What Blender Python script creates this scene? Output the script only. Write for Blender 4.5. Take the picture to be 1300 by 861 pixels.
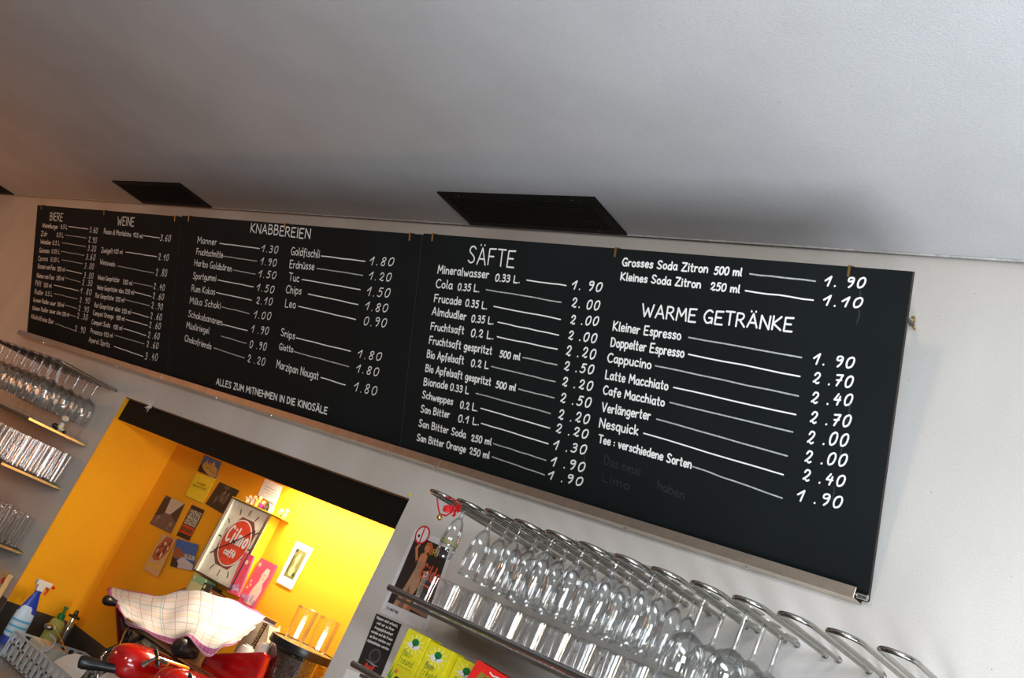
import bpy, bmesh, math, random
from mathutils import Vector, Matrix
for o in list(bpy.data.objects): bpy.data.objects.remove(o)
S = bpy.context.scene; C = S.collection
random.seed(7)
PI = math.pi

# ------------------------------------------------------------------ camera
CAM = Vector((0.0, -2.2, 1.65))
FPX = 1270.98
RX = (Vector((0.718, 0.561, 0.413))).normalized()
FW = (Vector((-0.685, 0.674, 0.276)));  FW = (FW - RX * FW.dot(RX)).normalized()
DN = FW.cross(RX).normalized()
cd = bpy.data.cameras.new('camera'); cam = bpy.data.objects.new('camera', cd); C.objects.link(cam)
cd.sensor_fit = 'HORIZONTAL'; cd.sensor_width = 36; cd.lens = FPX / 1300 * 36; cd.clip_start = .02; cd.clip_end = 60
M = Matrix(((RX.x, -DN.x, -FW.x, CAM.x), (RX.y, -DN.y, -FW.y, CAM.y), (RX.z, -DN.z, -FW.z, CAM.z), (0, 0, 0, 1)))
cam.matrix_world = M; S.camera = cam

# ------------------------------------------------------------------ world, lights, exposure
w = bpy.data.worlds.new('room_ambience'); S.world = w; w.use_nodes = True
bg = w.node_tree.nodes['Background']; bg.inputs[0].default_value = (0.62, 0.6, 0.6, 1); bg.inputs[1].default_value = 0.14
S.view_settings.view_transform = 'Standard'; S.view_settings.look = 'None'
S.view_settings.gamma = 1; S.view_settings.use_curve_mapping = False
S.view_settings.exposure = 0.0
S.cycles.transparent_max_bounces = 64; S.cycles.max_bounces = 16

def area(name, loc, target, sx, sy, power, col, spread=180):
    l = bpy.data.lights.new(name, 'AREA'); l.shape = 'RECTANGLE'; l.size = sx; l.size_y = sy
    l.energy = power; l.color = col; l.spread = math.radians(spread)
    o = bpy.data.objects.new(name, l); C.objects.link(o); o.location = loc
    d = Vector(target) - Vector(loc); o.rotation_euler = d.to_track_quat('-Z', 'Y').to_euler(); return o
area('hall_lamp', (-0.45, -5.2, 2.74), (-1.8, 0, 2.1), 0.35, 0.35, 34, (1.0, 0.78, 0.55))
area('bar_top_glow', (0.15, -1.3, 0.95), (-0.9, -0.9, 2.96), 1.8, 0.4, 47, (0.88, 0.94, 1.0))
area('cool_key_light', (0.5, -2.5, 2.2), (-1.7, 0, 1.8), 1.1, 0.6, 39, (0.85, 0.92, 1.0))  # cool key light, source unseen, placed for wall brightness and glass highlights
area('warm_side_lamp', (-6.6, -2.6, 1.7), (-6.2, 0, 2.2), 0.5, 0.5, 19, (1.0, 0.36, 0.10))

# ------------------------------------------------------------------ pixel to point on a real plane
def ray(x, y): return RX * ((x - 650) / FPX) + DN * ((y - 430.5) / FPX) + FW
def PY(x, y, Y): r = ray(x, y); return CAM + r * ((Y - CAM.y) / r.y)
def PX(x, y, X): r = ray(x, y); return CAM + r * ((X - CAM.x) / r.x)
def PZ(x, y, Z): r = ray(x, y); return CAM + r * ((Z - CAM.z) / r.z)

# ------------------------------------------------------------------ materials
MATS = {}
def mat(name, col, rough=.5, metal=0.0, var=.06, scale=30, bump=0.0, bscale=120, coat=0, emit=0, spec=.5):
    if name in MATS: return MATS[name]
    m = bpy.data.materials.new(name); m.use_nodes = True; nt = m.node_tree; b = nt.nodes['Principled BSDF']
    tc = nt.nodes.new('ShaderNodeTexCoord'); n = nt.nodes.new('ShaderNodeTexNoise'); n.inputs['Scale'].default_value = scale
    n.inputs['Detail'].default_value = 4; nt.links.new(tc.outputs['Object'], n.inputs['Vector'])
    mr = nt.nodes.new('ShaderNodeMapRange'); mr.inputs['From Min'].default_value = .3; mr.inputs['From Max'].default_value = .7
    mr.inputs['To Min'].default_value = 1 - var; mr.inputs['To Max'].default_value = 1 + var
    nt.links.new(n.outputs['Fac'], mr.inputs['Value'])
    vm = nt.nodes.new('ShaderNodeVectorMath'); vm.operation = 'SCALE'; vm.inputs[0].default_value = col[:3]
    nt.links.new(mr.outputs[0], vm.inputs['Scale']); nt.links.new(vm.outputs[0], b.inputs['Base Color'])
    b.inputs['Roughness'].default_value = rough; b.inputs['Metallic'].default_value = metal
    b.inputs['Specular IOR Level'].default_value = spec
    if coat: b.inputs['Coat Weight'].default_value = coat; b.inputs['Coat Roughness'].default_value = .05
    if bump:
        n2 = nt.nodes.new('ShaderNodeTexNoise'); n2.inputs['Scale'].default_value = bscale; n2.inputs['Detail'].default_value = 3
        nt.links.new(tc.outputs['Object'], n2.inputs['Vector'])
        bp = nt.nodes.new('ShaderNodeBump'); bp.inputs['Strength'].default_value = bump; bp.inputs['Distance'].default_value = .004
        nt.links.new(n2.outputs['Fac'], bp.inputs['Height']); nt.links.new(bp.outputs[0], b.inputs['Normal'])
    if emit: b.inputs['Emission Color'].default_value = (*col[:3], 1); b.inputs['Emission Strength'].default_value = emit
    MATS[name] = m; return m

def paint(name, col, stain, s_lo, s_hi, rough=.75, bump=.25, streak=True):
    """wall or ceiling paint: fine roller texture, soft mottling, sparse specks"""
    m = bpy.data.materials.new(name); m.use_nodes = True; nt = m.node_tree; b = nt.nodes['Principled BSDF']
    L = nt.links.new; tc = nt.nodes.new('ShaderNodeTexCoord')
    n1 = nt.nodes.new('ShaderNodeTexNoise'); n1.inputs['Scale'].default_value = 2.2; n1.inputs['Detail'].default_value = 6
    mp = nt.nodes.new('ShaderNodeMapping'); mp.inputs['Scale'].default_value = (1, 1, .35) if streak else (1, 1, 1)
    L(tc.outputs['Object'], mp.inputs['Vector']); L(mp.outputs[0], n1.inputs['Vector'])
    r1 = nt.nodes.new('ShaderNodeMapRange'); r1.inputs['From Min'].default_value = s_lo; r1.inputs['From Max'].default_value = s_hi
    L(n1.outputs['Fac'], r1.inputs['Value'])
    mx = nt.nodes.new('ShaderNodeMix'); mx.data_type = 'RGBA'; mx.inputs['A'].default_value = (*col, 1); mx.inputs['B'].default_value = (*stain, 1)
    L(r1.outputs[0], mx.inputs['Factor'])
    v = nt.nodes.new('ShaderNodeTexVoronoi'); v.inputs['Scale'].default_value = 26; L(tc.outputs['Object'], v.inputs['Vector'])
    r2 = nt.nodes.new('ShaderNodeMapRange'); r2.inputs['From Min'].default_value = .035; r2.inputs['From Max'].default_value = .05
    L(v.outputs['Distance'], r2.inputs['Value'])
    n3 = nt.nodes.new('ShaderNodeTexNoise'); n3.inputs['Scale'].default_value = 3.1; L(tc.outputs['Object'], n3.inputs['Vector'])
    r3 = nt.nodes.new('ShaderNodeMapRange'); r3.inputs['From Min'].default_value = .52; r3.inputs['From Max'].default_value = .6
    r3.inputs['To Min'].default_value = 1; r3.inputs['To Max'].default_value = 0; L(n3.outputs['Fac'], r3.inputs['Value'])
    ad = nt.nodes.new('ShaderNodeMath'); ad.operation = 'MAXIMUM'; L(r2.outputs[0], ad.inputs[0]); L(r3.outputs[0], ad.inputs[1])
    mx2 = nt.nodes.new('ShaderNodeMix'); mx2.data_type = 'RGBA'; mx2.inputs['A'].default_value = (*[c * .45 for c in stain], 1)
    L(ad.outputs[0], mx2.inputs['Factor']); L(mx.outputs['Result'], mx2.inputs['B'])
    n4 = nt.nodes.new('ShaderNodeTexNoise'); n4.inputs['Scale'].default_value = 260; n4.inputs['Detail'].default_value = 2; L(tc.outputs['Object'], n4.inputs['Vector'])
    r4 = nt.nodes.new('ShaderNodeMapRange'); r4.inputs['To Min'].default_value = .93; r4.inputs['To Max'].default_value = 1.07; r4.inputs['From Min'].default_value = .2; r4.inputs['From Max'].default_value = .8
    L(n4.outputs['Fac'], r4.inputs['Value'])
    sc = nt.nodes.new('ShaderNodeVectorMath'); sc.operation = 'SCALE'; L(mx2.outputs['Result'], sc.inputs[0]); L(r4.outputs[0], sc.inputs['Scale'])
    L(sc.outputs[0], b.inputs['Base Color']); b.inputs['Roughness'].default_value = rough
    bp = nt.nodes.new('ShaderNodeBump'); bp.inputs['Strength'].default_value = bump; bp.inputs['Distance'].default_value = .003
    L(n4.outputs['Fac'], bp.inputs['Height']); L(bp.outputs[0], b.inputs['Normal'])
    MATS[name] = m; return m

def glassmat(name, tint=(.97, .98, .98), edge=(.70, .73, .73), gloss=.95, rough=.03):
    m = bpy.data.materials.new(name); m.use_nodes = True; nt = m.node_tree; L = nt.links.new
    nt.nodes.remove(nt.nodes['Principled BSDF']); out = nt.nodes['Material Output']
    lw = nt.nodes.new('ShaderNodeLayerWeight'); lw.inputs['Blend'].default_value = .35
    n = nt.nodes.new('ShaderNodeTexNoise'); n.inputs['Scale'].default_value = 35; tc = nt.nodes.new('ShaderNodeTexCoord'); L(tc.outputs['Object'], n.inputs['Vector'])
    bp = nt.nodes.new('ShaderNodeBump'); bp.inputs['Strength'].default_value = .03; bp.inputs['Distance'].default_value = .003; L(n.outputs['Fac'], bp.inputs['Height'])
    mx = nt.nodes.new('ShaderNodeMix'); mx.data_type = 'RGBA'; mx.inputs['A'].default_value = (*tint, 1); mx.inputs['B'].default_value = (*edge, 1)
    pw = nt.nodes.new('ShaderNodeMath'); pw.operation = 'POWER'; pw.inputs[1].default_value = 2.5; L(lw.outputs['Facing'], pw.inputs[0])
    L(pw.outputs[0], mx.inputs['Factor'])
    tr = nt.nodes.new('ShaderNodeBsdfTransparent'); L(mx.outputs['Result'], tr.inputs['Color'])
    gl = nt.nodes.new('ShaderNodeBsdfGlossy'); gl.inputs['Roughness'].default_value = rough; gl.inputs['Color'].default_value = (gloss, gloss, gloss, 1)
    L(bp.outputs[0], gl.inputs['Normal'])
    fr = nt.nodes.new('ShaderNodeMath'); fr.operation = 'MULTIPLY_ADD'; fr.inputs[1].default_value = .55; fr.inputs[2].default_value = .05; L(lw.outputs['Fresnel'], fr.inputs[0])
    ms = nt.nodes.new('ShaderNodeMixShader'); L(fr.outputs[0], ms.inputs[0]); L(tr.outputs[0], ms.inputs[1]); L(gl.outputs[0], ms.inputs[2])
    L(ms.outputs[0], out.inputs[0]); MATS[name] = m; return m

WALL = paint('wall_paint', (.66, .645, .62), (.52, .49, .44), .35, .75)
CEIL = paint('ceiling_paint', (.60, .605, .62), (.52, .52, .53), .38, .75, streak=False, bump=.5)
ORANGE = paint('orange_niche_paint', (.95, .42, .002), (.90, .38, .002), .4, .7, rough=.9, bump=.12, streak=False)
STEEL = mat('brushed_steel', (.42, .41, .39), .32, 1.0, .12, 60)
POLISH = mat('polished_steel', (.62, .62, .6), .16, 1.0, .05, 40)
DARKSTEEL = mat('dark_splash_steel', (.16, .145, .13), .35, .8, .15, 14)
ALU = mat('aluminium', (.64, .57, .48), .38, 1.0, .08, 30)
BRASS = mat('brass', (.80, .52, .16), .3, 1.0, .08, 30)
EDGEGLOW = mat('edge_niche_reflection', (.85, .62, .26), .3, .8, .06, 30)
RODM = mat('rack_rod_steel', (.40, .385, .35), .24, 1.0, .06, 40)
CHROME = mat('chrome', (.8, .8, .82), .08, 1.0, .02, 30)
BLACK = mat('black_lacquer', (.006, .007, .006), .6, 0, .2, 40, spec=.12)
VENT = mat('black_vent_metal', (.008, .007, .006), .6, 0, .2, 40, spec=.15)
MESHM = mat('dark_vent_mesh', (.014, .018, .018), .6, 0, .5, 420, bump=.8, bscale=420)
BOARD = mat('chalkboard_black', (.0085, .0115, .0125), .7, 0, .12, 3, bump=.15, bscale=300, spec=.12)
BEDGE = mat('board_raw_edge', (.035, .026, .018), .8, 0, .3, 60)
CHALK = mat('white_chalk_paint', (.86, .88, .86), .9, 0, .06, 200)
CHALK2 = mat('thin_white_chalk', (.42, .44, .43), .9, 0, .25, 120)
CHALK3 = mat('faint_chalk', (.0165, .022, .023), .9, 0, .25, 120)
SHELF = mat('dark_shelf_laminate', (.06, .05, .042), .4, 0, .15, 20)
GLASS = glassmat('clear_glass'); GLASSD = glassmat('shelf_tumbler_glass', (.985, .99, .99), (.62, .65, .65), 1.0, .06)
PLUG = mat('black_plastic', (.012, .012, .013), .28, 0, .1, 30)
RED = mat('red_enamel', (.50, .006, .006), .18, 0, .05, 20, coat=.8)
REDP = mat('red_card', (.80, .02, .015), .5, 0, .05, 30)
WHITE = mat('white_paper', (.80, .80, .78), .7, 0, .04, 40)
CERAM = mat('white_ceramic', (.82, .78, .70), .2, 0, .03, 20, coat=.5)
BLUE = mat('blue_plastic', (.012, .045, .38), .25, 0, .08, 20)
REDPL = mat('red_plastic', (.75, .03, .01), .35, 0, .05, 20)
GREEN = mat('green_plastic', (.005, .20, .03), .3, 0, .05, 20)
BASK = mat('grey_basket_plastic', (.40, .46, .49), .4, 0, .08, 20)
def P_(name, r, g, b, rough=.6): return mat('ink_' + name, (r, g, b), rough, 0, .08, 60)

# ------------------------------------------------------------------ mesh building
WL = {}
class MB:
    def __init__(s): s.v = []; s.f = []; s.mi = []; s.cur = 0
    def add(s, vs, fs):
        o = len(s.v); s.v += [tuple(q) for q in vs]; s.f += [tuple(o + i for i in f) for f in fs]; s.mi += [s.cur] * len(fs); return s
    def box(s, x0, x1, y0, y1, z0, z1):
        return s.add([(x0,y0,z0),(x1,y0,z0),(x1,y1,z0),(x0,y1,z0),(x0,y0,z1),(x1,y0,z1),(x1,y1,z1),(x0,y1,z1)],
            [(3,2,1,0),(4,5,6,7),(0,1,5,4),(1,2,6,5),(2,3,7,6),(3,0,4,7)])
    def obox(s, c, ax, ay, az):   # oriented box, half-vectors
        c = Vector(c); ax = Vector(ax); ay = Vector(ay); az = Vector(az)
        vs = [c + ax*i + ay*j + az*k for k in (-1,1) for (i,j) in ((-1,-1),(1,-1),(1,1),(-1,1))]
        return s.add(vs, [(3,2,1,0),(4,5,6,7),(0,1,5,4),(1,2,6,5),(2,3,7,6),(3,0,4,7)])
    def tube(s, pts, r, n=10, caps=True, closed=False):
        pts = [Vector(p) for p in pts]; m = len(pts); rs = r if isinstance(r, (list, tuple)) else [r]*m
        up = None; rings = []
        for i, p in enumerate(pts):
            if closed: t = (pts[(i+1) % m] - pts[i-1]).normalized()
            else: t = (pts[min(i+1, m-1)] - pts[max(i-1, 0)]).normalized()
            if up is None:
                up = Vector((0,0,1)) if abs(t.z) < .9 else Vector((1,0,0))
            a = t.cross(up)
            if a.length < 1e-6: a = t.cross(Vector((0,1,0)))
            a.normalize(); b = t.cross(a).normalized(); up = -b if up.dot(-b) > 0 else b
            rings.append([p + (a*math.cos(2*PI*k/n) + b*math.sin(2*PI*k/n))*rs[i] for k in range(n)])
        vs = [q for rg in rings for q in rg]; fs = []
        for i in range(m if closed else m-1):
            j = (i+1) % m
            for k in range(n): fs.append((i*n+k, i*n+(k+1)%n, j*n+(k+1)%n, j*n+k))
        if caps and not closed: fs.append(tuple(range(n))[::-1]); fs.append(tuple((m-1)*n+k for k in range(n)))
        return s.add(vs, fs)
    def lathe(s, prof, n=20, c=(0,0,0), sx=1, sy=1, axis='z'):
        vs = []; fs = []; m = len(prof)
        for r, z in prof:
            for k in range(n):
                a = 2*PI*k/n; x, y = r*math.cos(a)*sx, r*math.sin(a)*sy
                vs.append((c[0]+x, c[1]+y, c[2]+z) if axis == 'z' else ((c[0]+z, c[1]+x, c[2]+y) if axis == 'x' else (c[0]+x, c[1]+z, c[2]+y)))
        for i in range(m-1):
            for k in range(n): fs.append((i*n+k, i*n+(k+1)%n, (i+1)*n+(k+1)%n, (i+1)*n+k))
        return s.add(vs, fs)
    def ball(s, c, rx, ry=None, rz=None, n=12, m=8):
        ry = rx if ry is None else ry; rz = rx if rz is None else rz
        vs = []; fs = []
        for i in range(m+1):
            t = PI*i/m
            for k in range(n): a = 2*PI*k/n; vs.append((c[0]+rx*math.sin(t)*math.cos(a), c[1]+ry*math.sin(t)*math.sin(a), c[2]+rz*math.cos(t)))
        for i in range(m):
            for k in range(n): fs.append((i*n+k, (i+1)*n+k, (i+1)*n+(k+1)%n, i*n+(k+1)%n))
        return s.add(vs, fs)
    def prism(s, poly, d):        # polygon (3D points), extruded by vector d
        n = len(poly); d = Vector(d); vs = [Vector(p) for p in poly] + [Vector(p)+d for p in poly]
        return s.add(vs, [tuple(range(n)), tuple(range(2*n-1, n-1, -1))] + [(i, i+n, (i+1)%n+n, (i+1)%n) for i in range(n)])
    def build(s, name, m, parent=None, origin=None, smooth=False, local=False, bevel=0):
        o0 = Vector((0,0,0))
        if not local:
            if parent is not None: o0 = WL[parent.name]
            if origin is not None: o0 = Vector(origin)
        me = bpy.data.meshes.new(name); me.from_pydata([tuple(Vector(v)-o0) for v in s.v], [], s.f)
        ms = m if isinstance(m, (list, tuple)) else [m]
        for q in ms: me.materials.append(q)
        if len(ms) > 1: me.polygons.foreach_set('material_index', s.mi)
        bm = bmesh.new(); bm.from_mesh(me); bmesh.ops.recalc_face_normals(bm, faces=bm.faces)
        bm.to_mesh(me); bm.free()
        if smooth:
            for p in me.polygons: p.use_smooth = True
        me.update()
        o = bpy.data.objects.new(name, me); C.objects.link(o)
        if parent is not None:
            o.parent = parent; WL[o.name] = Vector(o0)
            if origin is not None: o.location = Vector(origin) - WL[parent.name]; WL[o.name] = Vector(origin)
        else:
            o.location = (0,0,0) if local else o0; WL[o.name] = Vector(o.location)
        if smooth:
            md = o.modifiers.new('soft_edges', 'EDGE_SPLIT'); md.split_angle = math.radians(40)
        if bevel:
            md = o.modifiers.new('rounded', 'BEVEL'); md.width = bevel; md.segments = 2; md.limit_method = 'ANGLE'
        return o
def tag(o, label=None, cat=None, group=None, kind=None):
    if label: o['label'] = label
    if cat: o['category'] = cat
    if group: o['group'] = group
    if kind: o['kind'] = kind
    return o
def thing(name, loc, label, cat, group=None, rot=0):
    o = bpy.data.objects.new(name, None); C.objects.link(o); o.location = loc; o.rotation_euler = (0, 0, rot); o.empty_display_size = .03
    WL[o.name] = Vector(loc); return tag(o, label, cat, group)
def struct(o): o['kind'] = 'structure'; return o
def copy_tree(o, parent=None):
    c = o.copy(); C.objects.link(c); c.parent = parent
    for ch in list(o.children): copy_tree(ch, c)
    return c
ORD = ['first', 'second', 'third', 'fourth', 'fifth', 'sixth', 'seventh', 'eighth', 'ninth', 'tenth', 'eleventh', 'twelfth', 'thirteenth']

# ================================================================== SETTING
ZC = 2.964                        # ceiling height
NX0, NX1, NZ1, ND = -4.325, -2.345, 1.952, .345
CT = .835                         # worktop height
wx0, wx1 = -9.6, 2.4
b = MB()
b.box(wx0, NX0, 0, .5, 0, 3.12); b.box(NX1, wx1, 0, .5, 0, 3.12); b.box(NX0, NX1, 0, .5, NZ1, 3.12); b.box(NX0, NX1, 0, .5, 0, CT-.04)
struct(b.build('wall_back', WALL))
b = MB(); b.box(NX0, NX1, ND, ND+.06, CT-.04, NZ1); b.box(NX0, NX0+.004, .0005, ND, .972, NZ1); b.box(NX1-.004, NX1, .034, ND, CT-.04, NZ1); b.box(NX0, NX1, .034, ND, NZ1-.004, NZ1)
struct(b.build('wall_niche', ORANGE))
b = MB(); b.box(NX0, NX0+.004, .0005, ND, CT, .972); b.box(NX0+.004, NX1-.004, ND-.003, ND, CT, .968); b.box(-6.2, NX0, -.004, 0, CT, .978)
struct(b.build('trim_1', DARKSTEEL))
b = MB(); b.box(wx0, wx1, -6.6, -.014, ZC, ZC+.02)
struct(b.build('ceiling', CEIL))
b = MB(); b.tube([(wx0, -.016, ZC-.002), (wx1, -.016, ZC-.002)], .003, 6)
struct(b.build('trim_2', mat('pale_plaster_lip', (.5, .5, .48), .8, 0, .25, 60)))
b = MB(); b.box(wx0, wx1, -.16, 0, ZC+.10, ZC+.12)
struct(b.build('trim_3', BLACK))
b = MB(); b.box(wx0, wx1, -6.6, .5, -.05, 0)
struct(b.build('floor', mat('grey_floor_tile', (.16, .15, .14), .5, 0, .2, 4)))

# black fascia hiding the niche lamp
t = thing('lamp_fascia', (-3.335, .02, 1.849), 'long black fascia board across the top of the orange niche', 'fascia board')
MB().box(NX0+.004, NX1-.0005, .018, .032, 1.849, 1.947).build('board', BLACK, t)
MB().box(NX0+.004, NX1-.0005, .001, .032, 1.947, 1.9515).build('soffit_strip', mat('shaded_soffit_brown', (.10, .05, .02), .6), t)  # front of the niche soffit; its shade is put into the dark brown
t = thing('strip_lamp', (-2.95, .25, 1.93), 'fluorescent strip lamp under the niche top behind the black fascia', 'lamp')
MB().box(-3.37, -2.5, .22, .28, 1.925, 1.947).build('housing', WHITE, t)
MB().tube([(-3.34, .25, 1.912), (-2.53, .25, 1.912)], .012, 10).build('lamp_tube', mat('lamp_tube_light', (1, .97, .85), .5, emit=7), t)
la = area('strip_lamp_light', (-2.93, .25, 1.898), (-2.93, .22, 1.2), .82, .03, 13, (1.0, .93, .72)); la.parent = t; la.location = Vector((-2.93, .25, 1.898)) - Vector((-2.95, .25, 1.93))

# worktop and cabinet below the frame
t = thing('worktop', (-3.4, -.3, 0), 'stainless steel worktop running through the orange niche', 'worktop')
MB().box(-6.0, -.6, -.62, -.001, CT-.03, CT).box(NX0+.005, NX1-.005, -.001, ND-.004, CT-.03, CT).build('top', STEEL, t)
MB().box(-6.0, -.6, -.60, -.02, 0, CT-.03).build('cabinet_front', DARKSTEEL, t)

# ceiling vents
for i, (x0, x1) in enumerate(((-7.83, -7.1), (-5.24, -4.515), (-2.665, -1.95))):
    t = thing('ceiling_vent', ((x0+x1)/2, -.12, ZC), ['black ceiling vent cut off by the left edge of the photo', 'black ceiling vent above the board part headed WEINE', 'largest-looking black ceiling vent, above the board part headed SÄFTE'][i], 'vent', 'perforated black vents along the ceiling edge')
    y0, y1 = -.224, -.020; z0, z1 = ZC-.006, ZC-.0002; fw = .028
    bb = MB()
    bb.box(x0, x1, y0, y0+fw, z0, z1).box(x0, x1, y1-fw, y1, z0, z1).box(x0, x0+fw*1.3, y0+fw, y1-fw, z0, z1).box(x1-fw*1.3, x1, y0+fw, y1-fw, z0, z1)
    bb.build('frame', VENT, t)
    MB().box(x0+fw*1.3, x1-fw*1.3, y0+fw, y1-fw, ZC-.0035, ZC-.0005).build('perforated_sheet', MESHM, t)
    bb = MB()
    nx, ny = 46, 10
    for a in range(nx+1):
        xx = x0+fw*1.3 + (x1-x0-fw*2.6)*a/nx; bb.box(xx-.0022, xx+.0022, y0+fw, y1-fw, ZC-.0048, ZC-.0035)
    for a in range(ny+1):
        yy = y0+fw + (y1-y0-2*fw)*a/ny; bb.box(x0+fw*1.3, x1-fw*1.3, yy-.0022, yy+.0022, ZC-.0048, ZC-.0036)
    tag(bb.build('wire_mesh', VENT, t), kind='stuff')
    for (sx, sy) in ((.14, .5), (.86, .5)):
        for yy in (y0+fw/2, y1-fw/2):
            MB().ball((x0+(x1-x0)*sx, yy, z0), .004, .004, .002, 8, 4).build('screw', DARKSTEEL, t)
# ================================================================== stroke lettering
G = {}
def g(ch, w, s): G[ch] = (w, [(p.strip()[0] == 'c', [tuple(map(float, q.split(','))) for q in p.strip().lstrip('c').split()]) for p in s.split(';')])
g('A',7,'0,0 3.6,10 6.8,0;1.3,3.4 5.8,3.4'); g('B',6,'0,0 0.3,10;c0.3,10 3.8,9.8 4.8,7.8 3,5.7 0.2,5.3;c0.2,5.3 4.2,5.3 5.6,2.8 4,.4 0,0')
g('C',6,'c6,8.8 4.2,10 2,9.2 .2,6 .3,3 2,.3 4.2,0 6,1.2'); g('D',6.3,'0,0 0.3,10;c0.3,10 4,9.3 6,5.6 4.4,1 0,0')
g('E',5.6,'5.6,10 0.4,9.8 0,0 5.4,0;.2,5.2 4.4,5.2'); g('F',5.4,'5.6,10 0.4,9.8 0,0;.2,5.2 4.2,5.2')
g('G',6.4,'c6,8.8 4.2,10 2,9.2 .2,6 .3,3 2,.2 4.2,.2 6,2 6,4;6,4 3.6,4;6,4 6,0'); g('H',6.2,'0,0 0,10;6,0 6,10;0,5.2 6,5.2')
g('I',1,'.5,0 .5,10'); g('J',4.5,'c4,10 4,3 3,.3 0,.8'); g('K',6,'0,0 .3,10;5.6,10 .4,4.6 5.8,0'); g('L',5,'.3,10 0,0 5,0')
g('M',7.6,'0,0 .8,10 3.8,3.6 6.8,10 7.6,0'); g('N',6.4,'0,0 .4,10 6,0 6.4,10'); g('O',6.6,'c3.3,10 1,8.6 0,5 1,1.2 3.3,0 5.6,1.2 6.6,5 5.6,8.8 3.3,10')
g('P',5.4,'0,0 .3,10;c.3,10 4,9.7 5.2,7.4 3.6,4.9 .1,4.6'); g('Q',6.6,'c3.3,10 1,8.6 0,5 1,1.2 3.3,0 5.6,1.2 6.6,5 5.6,8.8 3.3,10;4,3 6.8,-.6')
g('R',6,'0,0 .3,10;c.3,10 4,9.7 5,7.6 3.4,5.2 .2,5;2.2,5 6,0'); g('S',5.6,'c5.6,8.8 3.8,10.2 1.4,9.4 .8,7 2.8,5.2 4.8,3.4 4.6,1 2.2,0 0,1.2')
g('T',6,'0,10 6.2,10;3.1,10 3,0'); g('U',6,'c0,10 0,3 2.8,0 5.8,3 6,10'); g('V',6.4,'0,10 3,0 6.4,10'); g('W',9.4,'0,10 2.4,0 4.8,7 7,0 9.4,10')
g('X',6,'0,0 6,10;0,10 6,0'); g('Y',6,'0,10 3,5 6,10;3,5 3,0'); g('Z',6,'.4,10 6,10 0,0 6.2,0')
g('a',4.6,'c4.2,5.2 2.6,6.2 .6,5 .1,2.2 1.6,0 3.4,1 4.2,4;c4.3,6 4.2,2 4.8,0'); g('b',4.4,'0,10 0,0;c0,4 2,6 4.2,4.4 4,1 2,0 0,1.4')
g('c',4,'c4,5.2 2.2,6.2 .3,4.6 .2,1.6 1.8,0 4,.9'); g('d',4.6,'c4.2,4.6 2.6,6.2 .5,4.8 .2,1.6 1.8,0 4.2,1.6;4.4,10 4.3,0')
g('e',4.2,'c.3,3.1 4,3.4 3.8,5.4 2,6.2 .3,4.4 .4,1.4 2,0 4.1,1'); g('f',3.6,'c3.8,9.2 2.4,10 1.5,8.4 1.4,4 1.2,-1.5;0,5.6 3.2,5.6')
g('g',4.4,'c4.2,5 2.4,6.2 .4,4.8 .3,1.8 2,.6 4.2,2;c4.3,6 4.3,0 3.2,-3 .6,-2.6'); g('h',4.2,'0,10 0,0;c0,3.6 2,6 3.8,5 4,3 4,0')
g('i',.8,'.4,6 .4,0;.4,8.2 .5,8.8'); g('j',1.8,'c1.4,6 1.4,-1 0,-2.8;1.4,8.2 1.5,8.8'); g('k',4,'0,10 0,0;3.6,6 .2,2.8 4,0'); g('l',1,'c.6,10 .3,4 .4,1 1.2,0')
g('m',6.8,'0,6 0,0;c0,3.8 1.6,6 3,5 3.3,3 3.3,0;c3.3,3.8 5,6 6.4,5 6.7,3 6.7,0'); g('n',4.2,'0,6 0,0;c0,3.6 2,6 3.8,5 4.1,3 4.1,0')
g('o',4.2,'c2.1,6 .5,5 0,3 .6,.8 2.1,0 3.7,.8 4.2,3 3.6,5.2 2.1,6'); g('p',4.4,'0,6 0,-3.2;c0,4 2,6.2 4.1,4.4 4,1.2 2,0 0,1.4')
g('q',4.4,'c4.2,5 2.4,6.2 .4,4.8 .3,1.4 2,0 4.2,1.6;4.3,6 4.4,-3.2'); g('r',3,'0,6 0,0;c0,3.6 1.4,5.8 3,5.6'); g('s',3.6,'c3.6,5.2 2.2,6.2 .6,5.2 .8,3.8 2.8,2.8 3.4,1.4 2,0 0,.8')
g('t',3.2,'1.5,9 1.3,1 2,0 3,.3;0,6 3,6.2'); g('u',4.2,'c0,6 .1,2 1.2,.1 3,.5 4,3;4,6 4.2,0'); g('v',4,'0,6 1.9,0 4,6'); g('w',6.4,'0,6 1.6,0 3.2,4.6 4.8,0 6.4,6')
g('x',4,'0,0 4,6;0,6 4,0'); g('y',4,'0,6 2,1;4,6 1,-3'); g('z',4,'.2,6 4,6 0,0 4.2,0')
g('0',4.6,'c2.8,10 .8,8.4 0,4.4 .8,.4 2.2,0 4,1.6 4.8,6 4.2,9.2 2.8,10'); g('1',4.2,'0,5.4 3.8,10 2.8,0')
g('2',5,'c.8,7.6 1.8,9.8 3.6,9.8 4.6,7.8 3.4,4.6 .8,1.2;c.8,1.2 1.4,2 2.4,1.2 3.6,0 5,1'); g('3',4.4,'c.8,9 2.6,10 4.2,8.4 3.4,6 1.6,5.3;c1.6,5.3 4,5 4,2 2.2,0 0,1')
g('4',4.6,'2.4,10 .2,4.6 4.6,4.6;4,7.6 3,0'); g('5',4.6,'4.8,10 1.6,10 1,5.8;c1,5.8 3,6.6 4.4,4.4 3.6,1 1.6,0 0,1'); g('6',4.4,'c4,10 1.4,7 .2,3 1.4,0 3.4,.4 4.2,3 3,5 .6,3.8')
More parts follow.
